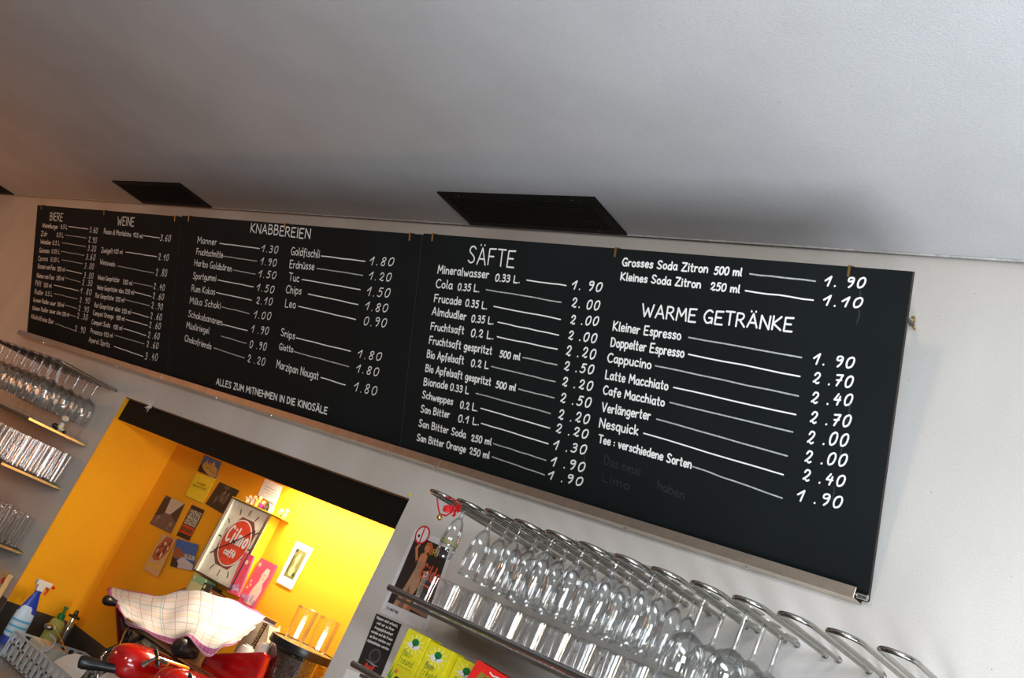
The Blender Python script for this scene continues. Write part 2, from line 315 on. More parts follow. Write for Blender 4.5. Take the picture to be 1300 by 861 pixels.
g('7',4.6,'.4,9.6 4.8,10 1.8,0;1,5 4.4,5.4'); g('8',4.4,'c2.4,5.4 .8,7.4 1.8,9.8 3.8,9.8 4.2,7.4 2.4,5.4 .4,3 1,.2 3,.1 4,2.6 2.4,5.4'); g('9',4.4,'c4.2,7.8 2.8,6 .8,6.4 .8,9 2.6,10 4.4,8.6 3.8,3 2,0')
g('.',1,'.3,0 .5,.35'); g(':',1,'.3,1.4 .4,1.8;.3,5 .4,5.4'); g('-',4,'0,4 4,4'); g(',',1,'.6,.6 .1,-1.4'); g('è',4.2,''.join(['c.3,3.1 4,3.4 3.8,5.4 2,6.2 .3,4.4 .4,1.4 2,0 4.1,1;1,9 2.4,7.6']))
for a_, b_ in (('Ä','A'),('Ö','O'),('Ü','U')):
    w_, s_ = G[b_]; G[a_] = (w_, s_ + [(False, [(w_*.28,11.6),(w_*.28,12)]), (False, [(w_*.72,11.6),(w_*.72,12)])])
for a_, b_ in (('ä','a'),('ö','o'),('ü','u')):
    w_, s_ = G[b_]; G[a_] = (w_, s_ + [(False, [(w_*.25,8),(w_*.28,8.5)]), (False, [(w_*.75,8),(w_*.78,8.5)])])
def smooth(pts, k=3):
    o = []
    n = len(pts)
    for i in range(n-1):
        p0 = pts[max(i-1,0)]; p1 = pts[i]; p2 = pts[i+1]; p3 = pts[min(i+2,n-1)]
        for j in range(k):
            t = j/k
            o.append(tuple(.5*((2*p1[c])+(-p0[c]+p2[c])*t+(2*p0[c]-5*p1[c]+4*p2[c]-p3[c])*t*t+(-p0[c]+3*p1[c]-3*p2[c]+p3[c])*t**3) for c in (0,1)))
    o.append(pts[-1]); return o
def stroke(b, fr, pts, w):
    """flat rounded stroke; fr(u,v) -> point; pts in metres on that plane"""
    hw = w/2
    for i in range(len(pts)-1):
        (x0,y0),(x1,y1) = pts[i], pts[i+1]; dx, dy = x1-x0, y1-y0; L = math.hypot(dx,dy)
        if L < 1e-7: continue
        nx, ny = -dy/L*hw, dx/L*hw
        off = Vector((0, -.00004*(1+i % 5), 0))
        b.add([fr(x0+nx,y0+ny)+off, fr(x0-nx,y0-ny)+off, fr(x1-nx,y1-ny)+off, fr(x1+nx,y1+ny)+off], [(0,1,2,3)])
    for j, (x,y) in enumerate(pts):
        off = Vector((0, -.00004*(6+j % 5), 0))
        b.add([fr(x+hw*math.cos(a*PI/3), y+hw*math.sin(a*PI/3))+off for a in range(6)], [tuple(range(6))])
def write(b, fr, text, u0, v0, u1, v1, h, w, slant=.0, jit=.0):
    gap = 3.4 if slant else 2.0; tot = 0; xs = []
    for ch in text:
        if ch == ' ': xs.append(tot); tot += 4.2
        else: xs.append(tot); tot += G[ch][0] + gap
    tot -= gap
    L = math.hypot(u1-u0, v1-v0); sx = L/tot; sy = h/10; cx, cy = (u1-u0)/L, (v1-v0)/L
    for ch, x0 in zip(text, xs):
        if ch == ' ': continue
        jy = random.uniform(-jit, jit)*h; js = 1+random.uniform(-jit, jit)
        for curved, pts in G[ch][1]:
            q = smooth(pts) if curved else pts
            r = []
            for (x, y) in q:
                X = (x0 + x + slant*y)*sx; Y = y*sy*js + jy
                r.append((u0 + X*cx - Y*cy*0, v0 + X*cy + Y))
            stroke(b, fr, r, w)

# ================================================================== MENU BOARD
BY0, BZ0 = -.035, 2.09; BL = math.hypot(.32, .624); BT = Vector((0, -.32, .624))/BL; BN = Vector((0, -.624, -.32))/BL   # board up and outward normal
def bp(u, v, off=.0006): return Vector((u, BY0, BZ0)) + BT*v + BN*off
ROWS = [
[('BIERE', -5.4231, 0.62, -5.26, 0.6214, 0.0395)],
[('Wieselburger', -5.5125, 0.5782, -5.3113, 0.5778, 0.0226), ('0.5 L', -5.2745, 0.5817, -5.1938, 0.5835, 0.0204), ('-', -5.1783, 0.5969, -4.9459, 0.5951), ('3.60', -4.9278, 0.5802, -4.842, 0.5806, 0.0283)],
[('Zdr', -5.5217, 0.5325, -5.4373, 0.5326, 0.0241), ('0.5 L', -5.3154, 0.537, -5.2328, 0.5394, 0.0205), ('-', -5.2149, 0.5521, -4.9529, 0.5496), ('2.90', -4.9321, 0.5313, -4.8417, 0.5325, 0.0292)],
[('Weissbier', -5.5196, 0.4909, -5.3826, 0.4924, 0.0219), ('0.5 L', -5.3593, 0.4938, -5.2705, 0.4969, 0.0206), ('-', -5.2474, 0.5102, -4.956, 0.5079), ('3.20', -4.9312, 0.4887, -4.8426, 0.4911, 0.0292)],
[('Guinness', -5.5254, 0.4443, -5.3947, 0.4476, 0.0241), ('0.33 L', -5.363, 0.4496, -5.2614, 0.4528, 0.0207), ('-', -5.2487, 0.4664, -4.9643, 0.4637), ('3.60', -4.9433, 0.4451, -4.8416, 0.449, 0.0301)],
[('Corona', -5.5303, 0.3986, -5.4083, 0.4042, 0.0242), ('0.33 L', -5.3678, 0.4062, -5.2579, 0.4105, 0.0207), ('-', -5.2294, 0.4231, -4.9732, 0.4222), ('3 .00', -4.9515, 0.4005, -4.8483, 0.4035, 0.0302)],
[('Grosses vom Fass', -5.5274, 0.3583, -5.3007, 0.3646, 0.0241), ('500 ml', -5.274, 0.3624, -5.182, 0.3674, 0.0205), ('-', -5.1665, 0.3762, -4.9747, 0.3725), ('3 .00', -4.9486, 0.3529, -4.8456, 0.3574, 0.0302)],
[('Kleines vom Fass', -5.5323, 0.309, -5.3069, 0.3146, 0.0228), ('330 ml', -5.2754, 0.3151, -5.1834, 0.3207, 0.0214), ('-', -5.163, 0.3358, -4.9832, 0.3301), ('2 .30', -4.9621, 0.3167, -4.8511, 0.3211, 0.0295)],
[('Pfiff', -5.5424, 0.2661, -5.4645, 0.2672, 0.0244), ('200 ml', -5.4312, 0.2658, -5.3296, 0.2705, 0.0219), ('-', -5.2992, 0.2873, -4.9944, 0.2847), ('1 .80', -4.9751, 0.2757, -4.8515, 0.2767, 0.0295)],
[('Radler', -5.5404, 0.2198, -5.4276, 0.2224, 0.0244), ('0.5 L', -5.3973, 0.2235, -5.3102, 0.2283, 0.0218), ('-', -5.2902, 0.2439, -5.0026, 0.2435), ('2 .90', -4.9751, 0.228, -4.8616, 0.2336, 0.0304)],
[('Grosser Radler sauer', -5.5516, 0.1765, -5.2588, 0.184, 0.0211), ('500 ml', -5.2358, 0.1842, -5.1561, 0.1881, 0.0197), ('-', -5.143, 0.1987, -4.996, 0.1966), ('2 .90', -4.9812, 0.1862, -4.8642, 0.1904, 0.0297)],
[('Kleiner Radler sauer süss', -5.5513, 0.1321, -5.1799, 0.1445, 0.021), ('330 ml', -5.1649, 0.1415, -5.0847, 0.146, 0.0195), ('-', -5.0768, 0.1561, -5.001, 0.1535), ('2 .30', -4.988, 0.1475, -4.8689, 0.1525, 0.0297)],
[('Alkoholfreies Bier', -5.5643, 0.0861, -5.2649, 0.0869, 0.023), ('-', -5.2419, 0.0925, -5.0065, 0.0841), ('2 .90', -5.0021, 0.0817, -4.8839, 0.0856, 0.0315)],
[('WEINE', -4.6322, 0.6297, -4.4635, 0.6315, 0.0393)],
[('Rosso di Montalcino', -4.7675, 0.583, -4.4843, 0.5819, 0.0225), ('125 ml', -4.4606, 0.5832, -4.3697, 0.5815, 0.0185), ('-', -4.3587, 0.5937, -4.207, 0.5912), ('3.60', -4.2006, 0.5798, -4.1092, 0.5822, 0.0298)],
[('Zweigelt', -4.7773, 0.4906, -4.6588, 0.4939, 0.0229), ('125 ml', -4.6445, 0.4953, -4.5539, 0.4978, 0.0182), ('-', -4.5203, 0.5089, -4.2168, 0.5081), ('2.10', -4.2031, 0.4944, -4.1115, 0.498, 0.0291)],
[('Weisswein', -4.7813, 0.4341, -4.6199, 0.4342, 0.0229), ('-', -4.5899, 0.4386, -4.2275, 0.4336), ('2 .80', -4.2135, 0.4233, -4.1149, 0.4284, 0.0333)],
[('Weiss Gespritzter', -4.7916, 0.3588, -4.5584, 0.3653, 0.0211), ('250 ml', -4.5222, 0.3599, -4.4298, 0.3628, 0.0196), ('-', -4.4183, 0.3743, -4.2314, 0.3727), ('2 .40', -4.222, 0.3634, -4.1231, 0.3654, 0.0285)],
[('Weiss Gespritzter süss', -4.7906, 0.3122, -4.5076, 0.3184, 0.0202), ('250 ml', -4.4916, 0.3178, -4.4045, 0.3217, 0.0196), ('-', -4.3995, 0.3335, -4.2351, 0.3281), ('2 .60', -4.2222, 0.3196, -4.1236, 0.3239, 0.0286)],
[('Rot Gespritzter', -4.7988, 0.2713, -4.6003, 0.2752, 0.0212), ('250 ml', -4.5826, 0.2734, -4.4932, 0.278, 0.0199), ('-', -4.4833, 0.29, -4.2417, 0.2856), ('2 .90', -4.2271, 0.2769, -4.1255, 0.2805, 0.0295)],
[('Rot Gespritzter süss', -4.8015, 0.2233, -4.5263, 0.2301, 0.0212), ('250 ml', -4.5083, 0.2251, -4.4187, 0.2296, 0.0197), ('-', -4.4051, 0.2395, -4.2433, 0.2344), ('2 .60', -4.2284, 0.2295, -4.1252, 0.2349, 0.0295)],
[('Campari Orange', -4.8094, 0.1854, -4.5901, 0.1886, 0.0213), ('100 ml', -4.5583, 0.1887, -4.4738, 0.193, 0.019), ('-', -4.4594, 0.2006, -4.2449, 0.1972), ('2 .60', -4.2318, 0.188, -4.1276, 0.1941, 0.0296)],
[('Campari Soda', -4.8158, 0.1399, -4.6175, 0.1451, 0.0214), ('100 ml', -4.5809, 0.142, -4.4893, 0.1472, 0.02), ('-', -4.4759, 0.156, -4.2509, 0.1511), ('2 .60', -4.2344, 0.1424, -4.13, 0.1493, 0.0296)],
[('Prosecco', -4.8194, 0.0959, -4.6901, 0.0969, 0.0215), ('125 ml', -4.6729, 0.0959, -4.5797, 0.1017, 0.0194), ('-', -4.5562, 0.1146, -4.261, 0.1118), ('2 .60', -4.2395, 0.1005, -4.133, 0.1071, 0.0297)],
[('Aperol Spritz', -4.8311, 0.0504, -4.6023, 0.0532, 0.0232), ('-', -4.5556, 0.0627, -4.2615, 0.0549), ('3 .40', -4.2421, 0.0456, -4.1314, 0.0536, 0.0331)],
[('KNABBEREIEN', -3.4712, 0.6546, -3.0701, 0.6502, 0.0351)],
[('Manner', -3.8736, 0.5892, -3.7186, 0.5889, 0.0257), ('-', -3.6948, 0.5976, -3.3964, 0.5943), ('1.30', -3.3821, 0.5846, -3.2724, 0.584, 0.0283)],
[('Fruchtschnitte', -3.8745, 0.5406, -3.6629, 0.5401, 0.0257), ('-', -3.6642, 0.5472, -3.4063, 0.5447), ('1.90', -3.3809, 0.5349, -3.2743, 0.535, 0.0284)],
[('Haribo Goldbären', -3.8808, 0.4935, -3.5834, 0.4906, 0.0256), ('-', -3.5684, 0.4975, -3.4084, 0.4945), ('1.50', -3.3872, 0.4851, -3.2691, 0.487, 0.0284)],
[('Sportgummi', -3.8826, 0.4381, -3.6967, 0.4427, 0.0259), ('-', -3.6809, 0.4489, -3.4139, 0.4439), ('1.50', -3.3907, 0.4329, -3.2727, 0.4332, 0.0285)],
[('Rum Kokos', -3.8856, 0.3839, -3.6959, 0.3866, 0.0269), ('-', -3.6837, 0.397, -3.4175, 0.3914), ('2.10', -3.3857, 0.381, -3.2761, 0.3875, 0.0286)],
[('Milka Schoki', -3.8911, 0.3319, -3.6415, 0.335, 0.0269), ('-', -3.63, 0.3435, -3.4251, 0.3379), ('1.00', -3.393, 0.326, -3.2767, 0.331, 0.0296)],
[('Schokobananen', -3.8929, 0.2761, -3.6185, 0.2697, 0.0259), ('-', -3.6174, 0.2737, -3.4262, 0.2713), ('1 .90', -3.3998, 0.2679, -3.2829, 0.2728, 0.0306)],
[('Müsliriegel', -3.9, 0.2271, -3.7138, 0.2243, 0.0251), ('-', -3.6153, 0.2265, -3.4242, 0.2209), ('0 .90', -3.4004, 0.2085, -3.2862, 0.212, 0.0307)],
[('Chokofriends', -3.9038, 0.1707, -3.6854, 0.1629, 0.0251), ('-', -3.6642, 0.1716, -3.4286, 0.163), ('2 .20', -3.4074, 0.1514, -3.2866, 0.1532, 0.0308)],
[('Goldfischli', -3.1796, 0.5848, -3.001, 0.586, 0.0282), ('-', -2.9904, 0.5927, -2.7348, 0.5915), ('1.80', -2.7107, 0.5818, -2.5864, 0.5875, 0.0276)],
[('Erdnüsse', -3.1814, 0.5368, -3.0264, 0.5401, 0.0274), ('-', -3.0101, 0.5469, -2.7396, 0.5432), ('1.20', -2.7059, 0.532, -2.5912, 0.5351, 0.0285)],
[('Tuc', -3.1774, 0.4893, -3.113, 0.4885, 0.0277), ('-', -3.0936, 0.4996, -2.7448, 0.4935), ('1.50', -2.7087, 0.477, -2.5891, 0.4819, 0.0312)],
[('Chips', -3.1885, 0.4413, -3.0908, 0.4456, 0.0277), ('-', -3.047, 0.4507, -2.749, 0.4418), ('1.80', -2.7098, 0.4287, -2.5922, 0.4315, 0.0287)],
[('Leo', -3.1852, 0.3887, -3.1184, 0.3908, 0.0288), ('-', -3.0993, 0.3999, -2.7532, 0.3896), ('0.90', -2.7074, 0.3762, -2.5908, 0.3819, 0.0305)],
[('Snips', -3.1945, 0.2799, -3.1037, 0.2768, 0.0265), ('-', -3.0942, 0.2841, -2.7635, 0.2779), ('1.80', -2.7233, 0.2624, -2.5984, 0.268, 0.0281)],
[('Giotto', -3.1965, 0.2278, -3.107, 0.2287, 0.0232), ('-', -3.0992, 0.2321, -2.7654, 0.224), ('1.80', -2.7236, 0.2123, -2.6047, 0.2151, 0.029)],
[('Marzipan Nougat', -3.2032, 0.1575, -2.9348, 0.1524, 0.0286), ('-', -2.9186, 0.1627, -2.7742, 0.1586), ('1.80', -2.7255, 0.1467, -2.6042, 0.1502, 0.0317)],
[('ALLES ZUM MITNEHMEN IN DIE KINOSÄLE', -3.6194, 0.029, -2.8622, 0.0408, 0.0238)],
[('SÄFTE', -2.2289, 0.6227, -2.0331, 0.6225, 0.0496)],
[('Mineralwasser', -2.3611, 0.5811, -2.1337, 0.5825, 0.0245), ('0.33 L.', -2.1026, 0.5778, -2.0041, 0.5797, 0.0202), ('-', -1.9763, 0.5907, -1.8247, 0.588), ('1. 90', -1.8041, 0.58, -1.7007, 0.5834, 0.0257)],
[('Cola', -2.3625, 0.5349, -2.2874, 0.5372, 0.025), ('0.35 L.', -2.2606, 0.5362, -2.1672, 0.539, 0.021), ('-', -2.1378, 0.5483, -1.8353, 0.5398), ('2. 00', -1.7979, 0.5315, -1.7013, 0.5315, 0.0267)],
[('Frucade', -2.3635, 0.4894, -2.24, 0.4914, 0.0242), ('0.35 L.', -2.2187, 0.4908, -2.1253, 0.4904, 0.0208), ('-', -2.0977, 0.5019, -1.8312, 0.4919), ('2 .00', -1.7955, 0.4842, -1.6988, 0.4898, 0.0258)],
[('Almdudler', -2.3673, 0.4477, -2.211, 0.4483, 0.0242), ('0.35 L.', -2.1851, 0.4454, -2.0917, 0.449, 0.0207), ('-', -2.0735, 0.457, -1.8305, 0.4473), ('2 .00', -1.7969, 0.4406, -1.6979, 0.4434, 0.0259)],
[('Fruchtsaft', -2.3659, 0.4009, -2.2146, 0.4042, 0.0228), ('0.2 L.', -2.1799, 0.401, -2.0847, 0.4054, 0.0227), ('-', -2.0694, 0.4139, -1.8301, 0.408), ('2 .20', -1.7986, 0.395, -1.6953, 0.3995, 0.029)],
[('Fruchtsaft gespritzt', -2.366, 0.3562, -2.0853, 0.3587, 0.0232), ('500 ml', -2.0502, 0.3563, -1.9694, 0.3577, 0.0189), ('-', -1.9576, 0.367, -1.8241, 0.3642), ('2 .50', -1.7992, 0.3535, -1.6956, 0.3579, 0.026)],
[('Bio Apfelsaft', -2.3692, 0.3107, -2.2011, 0.3134, 0.0236), ('0.2 L', -2.1657, 0.3117, -2.0924, 0.315, 0.0208), ('-', -2.0806, 0.3233, -1.8232, 0.3168), ('2 .20', -1.7993, 0.3092, -1.6926, 0.313, 0.026)],
[('Bio Apfelsaft gespritzt', -2.369, 0.2666, -2.0754, 0.2668, 0.0226), ('500 ml', -2.0518, 0.2639, -1.973, 0.2668, 0.019), ('-', -1.9594, 0.2743, -1.8201, 0.271), ('2 .50', -1.7995, 0.2626, -1.6918, 0.2666, 0.0276)],
[('Bionade', -2.3708, 0.2221, -2.2602, 0.2263, 0.0231), ('0.33 L', -2.2458, 0.2252, -2.1644, 0.2268, 0.0205), ('-', -2.1316, 0.2335, -1.8278, 0.2254), ('2 .20', -1.7997, 0.2159, -1.6904, 0.2215, 0.0276)],
[('Schweppes', -2.371, 0.1802, -2.2288, 0.1819, 0.0217), ('0.2 L.', -2.1934, 0.1784, -2.1186, 0.1812, 0.021), ('-', -2.1045, 0.1926, -1.8242, 0.1843), ('2 .20', -1.8029, 0.1772, -1.6894, 0.1818, 0.0262)],
[('San Bitter', -2.3708, 0.1344, -2.237, 0.1396, 0.0218), ('0.1 L.', -2.1949, 0.1359, -2.1058, 0.1408, 0.021), ('-', -2.0952, 0.1485, -1.8236, 0.1398), ('1 .30', -1.8045, 0.1291, -1.6887, 0.1382, 0.0262)],
[('San Bitter Soda', -2.373, 0.0884, -2.1569, 0.092, 0.0216), ('250 ml', -2.131, 0.0879, -2.0464, 0.0922, 0.0194), ('-', -2.0358, 0.0983, -1.8246, 0.0921), ('1 .90', -1.8068, 0.0816, -1.6872, 0.0898, 0.0272)],
[('San Bitter Orange', -2.3746, 0.0418, -2.15, 0.0485, 0.0209), ('250 ml', -2.1318, 0.0471, -2.0483, 0.051, 0.0195), ('-', -2.0356, 0.0587, -1.8237, 0.0504), ('1 .90', -1.8112, 0.0429, -1.6891, 0.051, 0.0248)],
[('Grosses Soda Zitron', -1.6377, 0.6581, -1.3726, 0.6592, 0.0204), ('500 ml', -1.3524, 0.6576, -1.2768, 0.659, 0.0182), ('-', -1.2536, 0.666, -1.0837, 0.6625), ('1. 90', -1.0615, 0.6542, -0.969, 0.6573, 0.0235)],
[('Kleines Soda Zitron', -1.6375, 0.6195, -1.3879, 0.6202, 0.0199), ('250 ml', -1.3578, 0.6185, -1.277, 0.6186, 0.0182), ('-', -1.26, 0.625, -1.0826, 0.6192), ('1.10', -1.0591, 0.6101, -0.9701, 0.614, 0.0236)],
[('WARME GETRÄNKE', -1.5554, 0.5306, -1.125, 0.5418, 0.0316)],
[('Kleiner Espresso', -1.6432, 0.4842, -1.4274, 0.4847, 0.0235), ('-', -1.4037, 0.4941, -1.0928, 0.4858), ('1. 90', -1.0644, 0.4751, -0.9701, 0.4791, 0.0255)],
[('Doppelter Espresso', -1.6441, 0.4409, -1.4115, 0.4424, 0.0235), ('-', -1.3976, 0.4521, -1.0908, 0.4421), ('2 .70', -1.0593, 0.4325, -0.9671, 0.4365, 0.0267)],
[('Cappucino', -1.6491, 0.3986, -1.5071, 0.3995, 0.0231), ('-', -1.4935, 0.4092, -1.0885, 0.3969), ('2 .40', -1.0576, 0.3867, -0.963, 0.3964, 0.0267)],
[('Latte Macchiato', -1.6495, 0.3517, -1.4474, 0.3538, 0.0223), ('-', -1.4298, 0.3629, -1.0889, 0.3536), ('2 .70', -1.0538, 0.3418, -0.9599, 0.3487, 0.0276)],
[('Cafe Macchiato', -1.6508, 0.3107, -1.4521, 0.3107, 0.0217), ('-', -1.435, 0.3236, -1.0908, 0.3125), ('2 .00', -1.0542, 0.2944, -0.96, 0.3066, 0.0297)],
[('Verlängerter', -1.6486, 0.2635, -1.4902, 0.2684, 0.0234), ('-', -1.4694, 0.2745, -1.0964, 0.2552), ('2 .00', -1.0542, 0.2505, -0.9569, 0.2618, 0.0288)],
[('Nesquick', -1.6507, 0.2204, -1.5224, 0.2223, 0.0244), ('-', -1.5038, 0.2309, -1.1005, 0.2103), ('2 .40', -1.0533, 0.2086, -0.9552, 0.2151, 0.0266)],
[('Tee : verschiedene Sorten', -1.647, 0.1792, -1.3501, 0.1712, 0.0215), ('-', -1.3445, 0.1772, -1.0955, 0.1562), ('1 .90', -1.0603, 0.1603, -0.9552, 0.1667, 0.0277)]]
panels = [(-5.605, -4.027, 'left chalkboard panel with the beer and wine lists under BIERE and WEINE', .685),
          (-4.024, -2.452, 'middle chalkboard panel with the snack list under KNABBEREIEN', .690),
          (-2.449, -.866, 'right chalkboard panel with juices and hot drinks under SÄFTE and WARME GETRÄNKE', .694)]
PT = []
for (x0, x1, lab, top) in panels:
    t = thing('menu_board', ((x0+x1)/2, BY0, BZ0-.02), lab, 'chalkboard', 'black menu boards in a row above the bar'); PT.append(t)
    b = MB(); v0, v1 = -.02, top+.008
    b.obox(bp((x0+x1)/2, (v0+v1)/2, -.006), ((x1-x0)/2-.0008, 0, 0), BT*(v1-v0)/2, BN*.006); b.build('board_panel', BOARD, t)
    b = MB()
    for xe in (x1-.0006,): b.obox(bp(xe, (v0+v1)/2, -.0075), (.0012, 0, 0), BT*(v1-v0)/2, BN*.004)
    b.build('side_edge', BEDGE, t)
    if x1 < -.9:
        b = MB(); b.obox(bp(x1-.002, (v0+v1)/2, .0002), (.0012, 0, 0), BT*(v1-v0)/2*.985, BN*.0004); b.build('seam_line', CHALK3, t)
for row in ROWS:
    xm = row[0][1]; k = 0 if xm < -4.05 else (1 if xm < -2.47 else 2)
    head = len(row) == 1
    for i, p in enumerate(row):
        b = MB()
        if p[0] == '-':
            _, u0, v0, u1, v1 = p; n = 6; pts = []
            for q in range(n+1):
                f = q/n; pts.append((u0+(u1-u0)*f, v0+(v1-v0)*f + (random.uniform(-.0009, .0009) if 0 < q < n else 0)))
            stroke(b, bp, pts, .0036 if k == 2 else .0038)
            b.build('dash_line', CHALK2 if random.random() < .45 else CHALK, PT[k])
        else:
            txt, u0, v0, u1, v1, h = p
            num = i == len(row)-1 and not head
            wd = .0048 if head else (.0043 if k == 2 else .0036)
            if num: wd = .0044 if k == 2 else .0036; h *= .92
            write(b, bp, txt, u0, v0, u1, v1, h, wd, slant=.10 if num else .0, jit=.03)
            b.build('menu_heading' if head else ('price' if num else ('item_name' if i == 0 else 'volume')), CHALK, PT[k])
# wiped old writing and drips
b = MB(); write(b, bp, 'Das neue', -1.62, .125, -1.50, .12, .024, .003); write(b, bp, 'haben', -1.44, .10, -1.36, .09, .022, .003); write(b, bp, 'Limo', -1.62, .08, -1.53, .075, .022, .003)
for (u, v, l) in ((-.975, .652, .03), (-.972, .608, .03), (-1.69, .16, .09), (-.965, .40, .04), (-.97, .33, .05), (-.975, .21, .03)): stroke(b, bp, [(u, v), (u+.002, v-l*.5), (u-.001, v-l)], .004)
b.build('wiped_writing', CHALK3, PT[2])
# brass hook clips over the top edge
for u, k in ((-5.548,0),(-4.785,0),(-4.085,0),(-3.965,1),(-3.239,1),(-2.515,1),(-2.404,2),(-1.666,2),(-1.007,2)):
    top = panels[k][3]+.008; b = MB(); w_ = .0028
    b.obox(bp(u, top-.010, .001), (w_, 0, 0), BT*.013, BN*.001); b.obox(bp(u, top+.0015, -.007), (w_, 0, 0), BT*.0012, BN*.010)
    b.obox(bp(u, top-.010, -.0135), (w_, 0, 0), BT*.013, BN*.001)
    b.build('hook_clip', mat('dull_brass', (.38, .24, .08), .45, .8), PT[k])
# chain with hook on the right edge
t = thing('support_chain', (-.978, 0, 2.762), 'short dark chain hooked to the wall behind the right board edge', 'chain')
p0 = Vector((-.978, -.022, 2.757)); p1 = PY(1135, 388, -.285); n = 15
for i in range(n):
    a = p0.lerp(p1, i/n); c = p0.lerp(p1, (i+1)/n); m_ = (a+c)/2; d = (c-a).normalized(); s_ = d.cross(Vector((0,0,1))).normalized()
    if i % 2: s_ = d.cross(s_).normalized()
    hl = (c-a).length*.68
    pts = [m_ + d*hl*math.cos(q*PI/4) + s_*.0065*math.sin(q*PI/4) for q in range(8)]
    MB().tube(pts, .0019, 6, closed=True).build('chain_link', DARKSTEEL, t, smooth=True)
pts = [Vector((-.978, 0, 2.757)), Vector((-.978, -.018, 2.757))] + [Vector((-.978+.0, -.026+.010*math.cos(q), 2.767+.010*math.sin(q))) for q in [-1.2, -.4, .4, 1.2, 2.0, 2.8]]
MB().tube(pts, .0028, 8).build('wall_hook', mat('dull_brass', (.38, .24, .08), .45, .8), t, smooth=True)

# aluminium ledge under the boards
t = thing('board_ledge', (-3.3, 0, 2.06), 'long aluminium ledge carrying the bottom edge of the menu boards', 'ledge')
zs = 2.066
for (x0, x1) in ((-5.67, -4.03), (-4.028, -2.232), (-2.230, -.886)):
    b = MB(); b.box(x0, x1, -.052, -.0005, zs, zs+.003); b.box(x0, x1, -.056, -.052, zs, zs+.025); b.box(x0, x1, -.004, -.0005, zs+.003, zs+.02)
    b.build('ledge_section', ALU, t, bevel=.001)
for u in (-5.35, -4.95, -4.5, -4.08, -3.6, -3.2, -2.8, -2.5, -2.27, -1.95, -1.52, -1.16):
    MB().ball((u, -.030, zs-.001), .006, .006, .004, 8, 5).build('screw', CHROME, t, smooth=True)
MB().tube([(-.892, -.042, zs+.012), (-.862, -.042, zs+.012)], .007, 10).build('end_rod', POLISH, t, smooth=True)
# ================================================================== GLASS RACKS
def hanger(xl, z, yf, lab, grp, wd=.068):
    t = thing('glass_hanger', (xl+wd/2, 0, z), lab, 'glass rack', grp)
    r = wd/2; cx = xl+r; yc = yf+r
    pts = [(xl, -.001, z), (xl, -.1, z), (xl, -.2, z), (xl, yc+.01, z)] + [(cx - r*math.cos(a*PI/10), yc - r*math.sin(a*PI/10), z) for a in range(11)] + [(xl+wd, yc+.01, z), (xl+wd, -.2, z), (xl+wd, -.1, z), (xl+wd, -.001, z)]
    MB().tube(pts, .0052, 12).build('rod_loop', RODM, t, smooth=True)
    for x in (xl, xl+wd): MB().lathe([(.0001, -.006), (.0075, -.006), (.0075, 0)], 12, (x, 0, z), axis='y').build('wall_collar', STEEL, t, smooth=True)
    return t
ZR, ZL = 1.937, 1.962
DX = .0992
RG = [-1.886 + DX*k for k in range(13)]
for k, xl in enumerate(RG):
    hanger(xl, ZR, -.392 + .0025*k, '%s steel rod loop of the right-hand glass rack, counting from the red ribbon' % ORD[k].capitalize(), 'steel rod loops of the right-hand rack')
LG = [-4.500 - .1*k for k in range(9)]
for k, xl in enumerate(LG):
    hanger(xl, ZL, -.305, '%s steel rod loop of the left-hand glass rack, counting from the orange niche' % ORD[k].capitalize(), 'steel rod loops of the left-hand rack')

def shell(prof, th):   # closed thin wall from an outer profile (top open at the last point)
    r, z = prof[-1]; return prof + [(r-th*.2, z-.0008), (r-th, z-.0006), (r-th, z+.003)]
def hanging_glass(kind, loc, lab, grp, rot=0):
    """stemmed glass upside down: foot up at local z 0, rim down"""
    t = thing({'flute': 'champagne_flute', 'wine': 'wine_glass'}[kind], loc, lab, 'glass', grp, rot)
    fr = .029 if kind == 'flute' else .034; st = -.046 if kind == 'flute' else -.092
    MB().lathe([(.0003, .0012), (fr*.6, .001), (fr, 0), (fr, -.0012), (fr*.5, -.0022), (.010, -.005), (.0052, -.012)], 20).build('foot', GLASS, t, local=True, smooth=True)
    MB().lathe([(.0056, -.012), (.0054 if kind == 'flute' else .0062, -.025), (.0054 if kind == 'flute' else .0060, st+.02), (.0066, st+.006), (.010, st)], 12).build('stem', GLASS, t, local=True, smooth=True)
    if kind == 'flute': pf = [(.002, st+.002), (.010, st-.002), (.0175, st-.014), (.0235, st-.036), (.0268, st-.066), (.0268, st-.092), (.0248, st-.122)]
    else: pf = [(.002, st+.002), (.014, st-.002), (.031, st-.012), (.042, st-.032), (.046, st-.058), (.0435, st-.088), (.037, st-.122)]
    MB().lathe(shell(pf, .0012), 24).build('bowl', GLASS, t, local=True, smooth=True)
    return t
proto = {}
def place(kind, loc, lab, grp, rot):
    if kind not in proto: proto[kind] = hanging_glass(kind, loc, lab, grp, rot); return proto[kind]
    c = copy_tree(proto[kind]); c.location = loc; c.rotation_euler = (0, 0, rot); c['label'] = lab; c['group'] = grp; return c
rows = ['at the front', 'second from the front', 'third from the front', 'nearest the wall']
zf = ZR + .0068
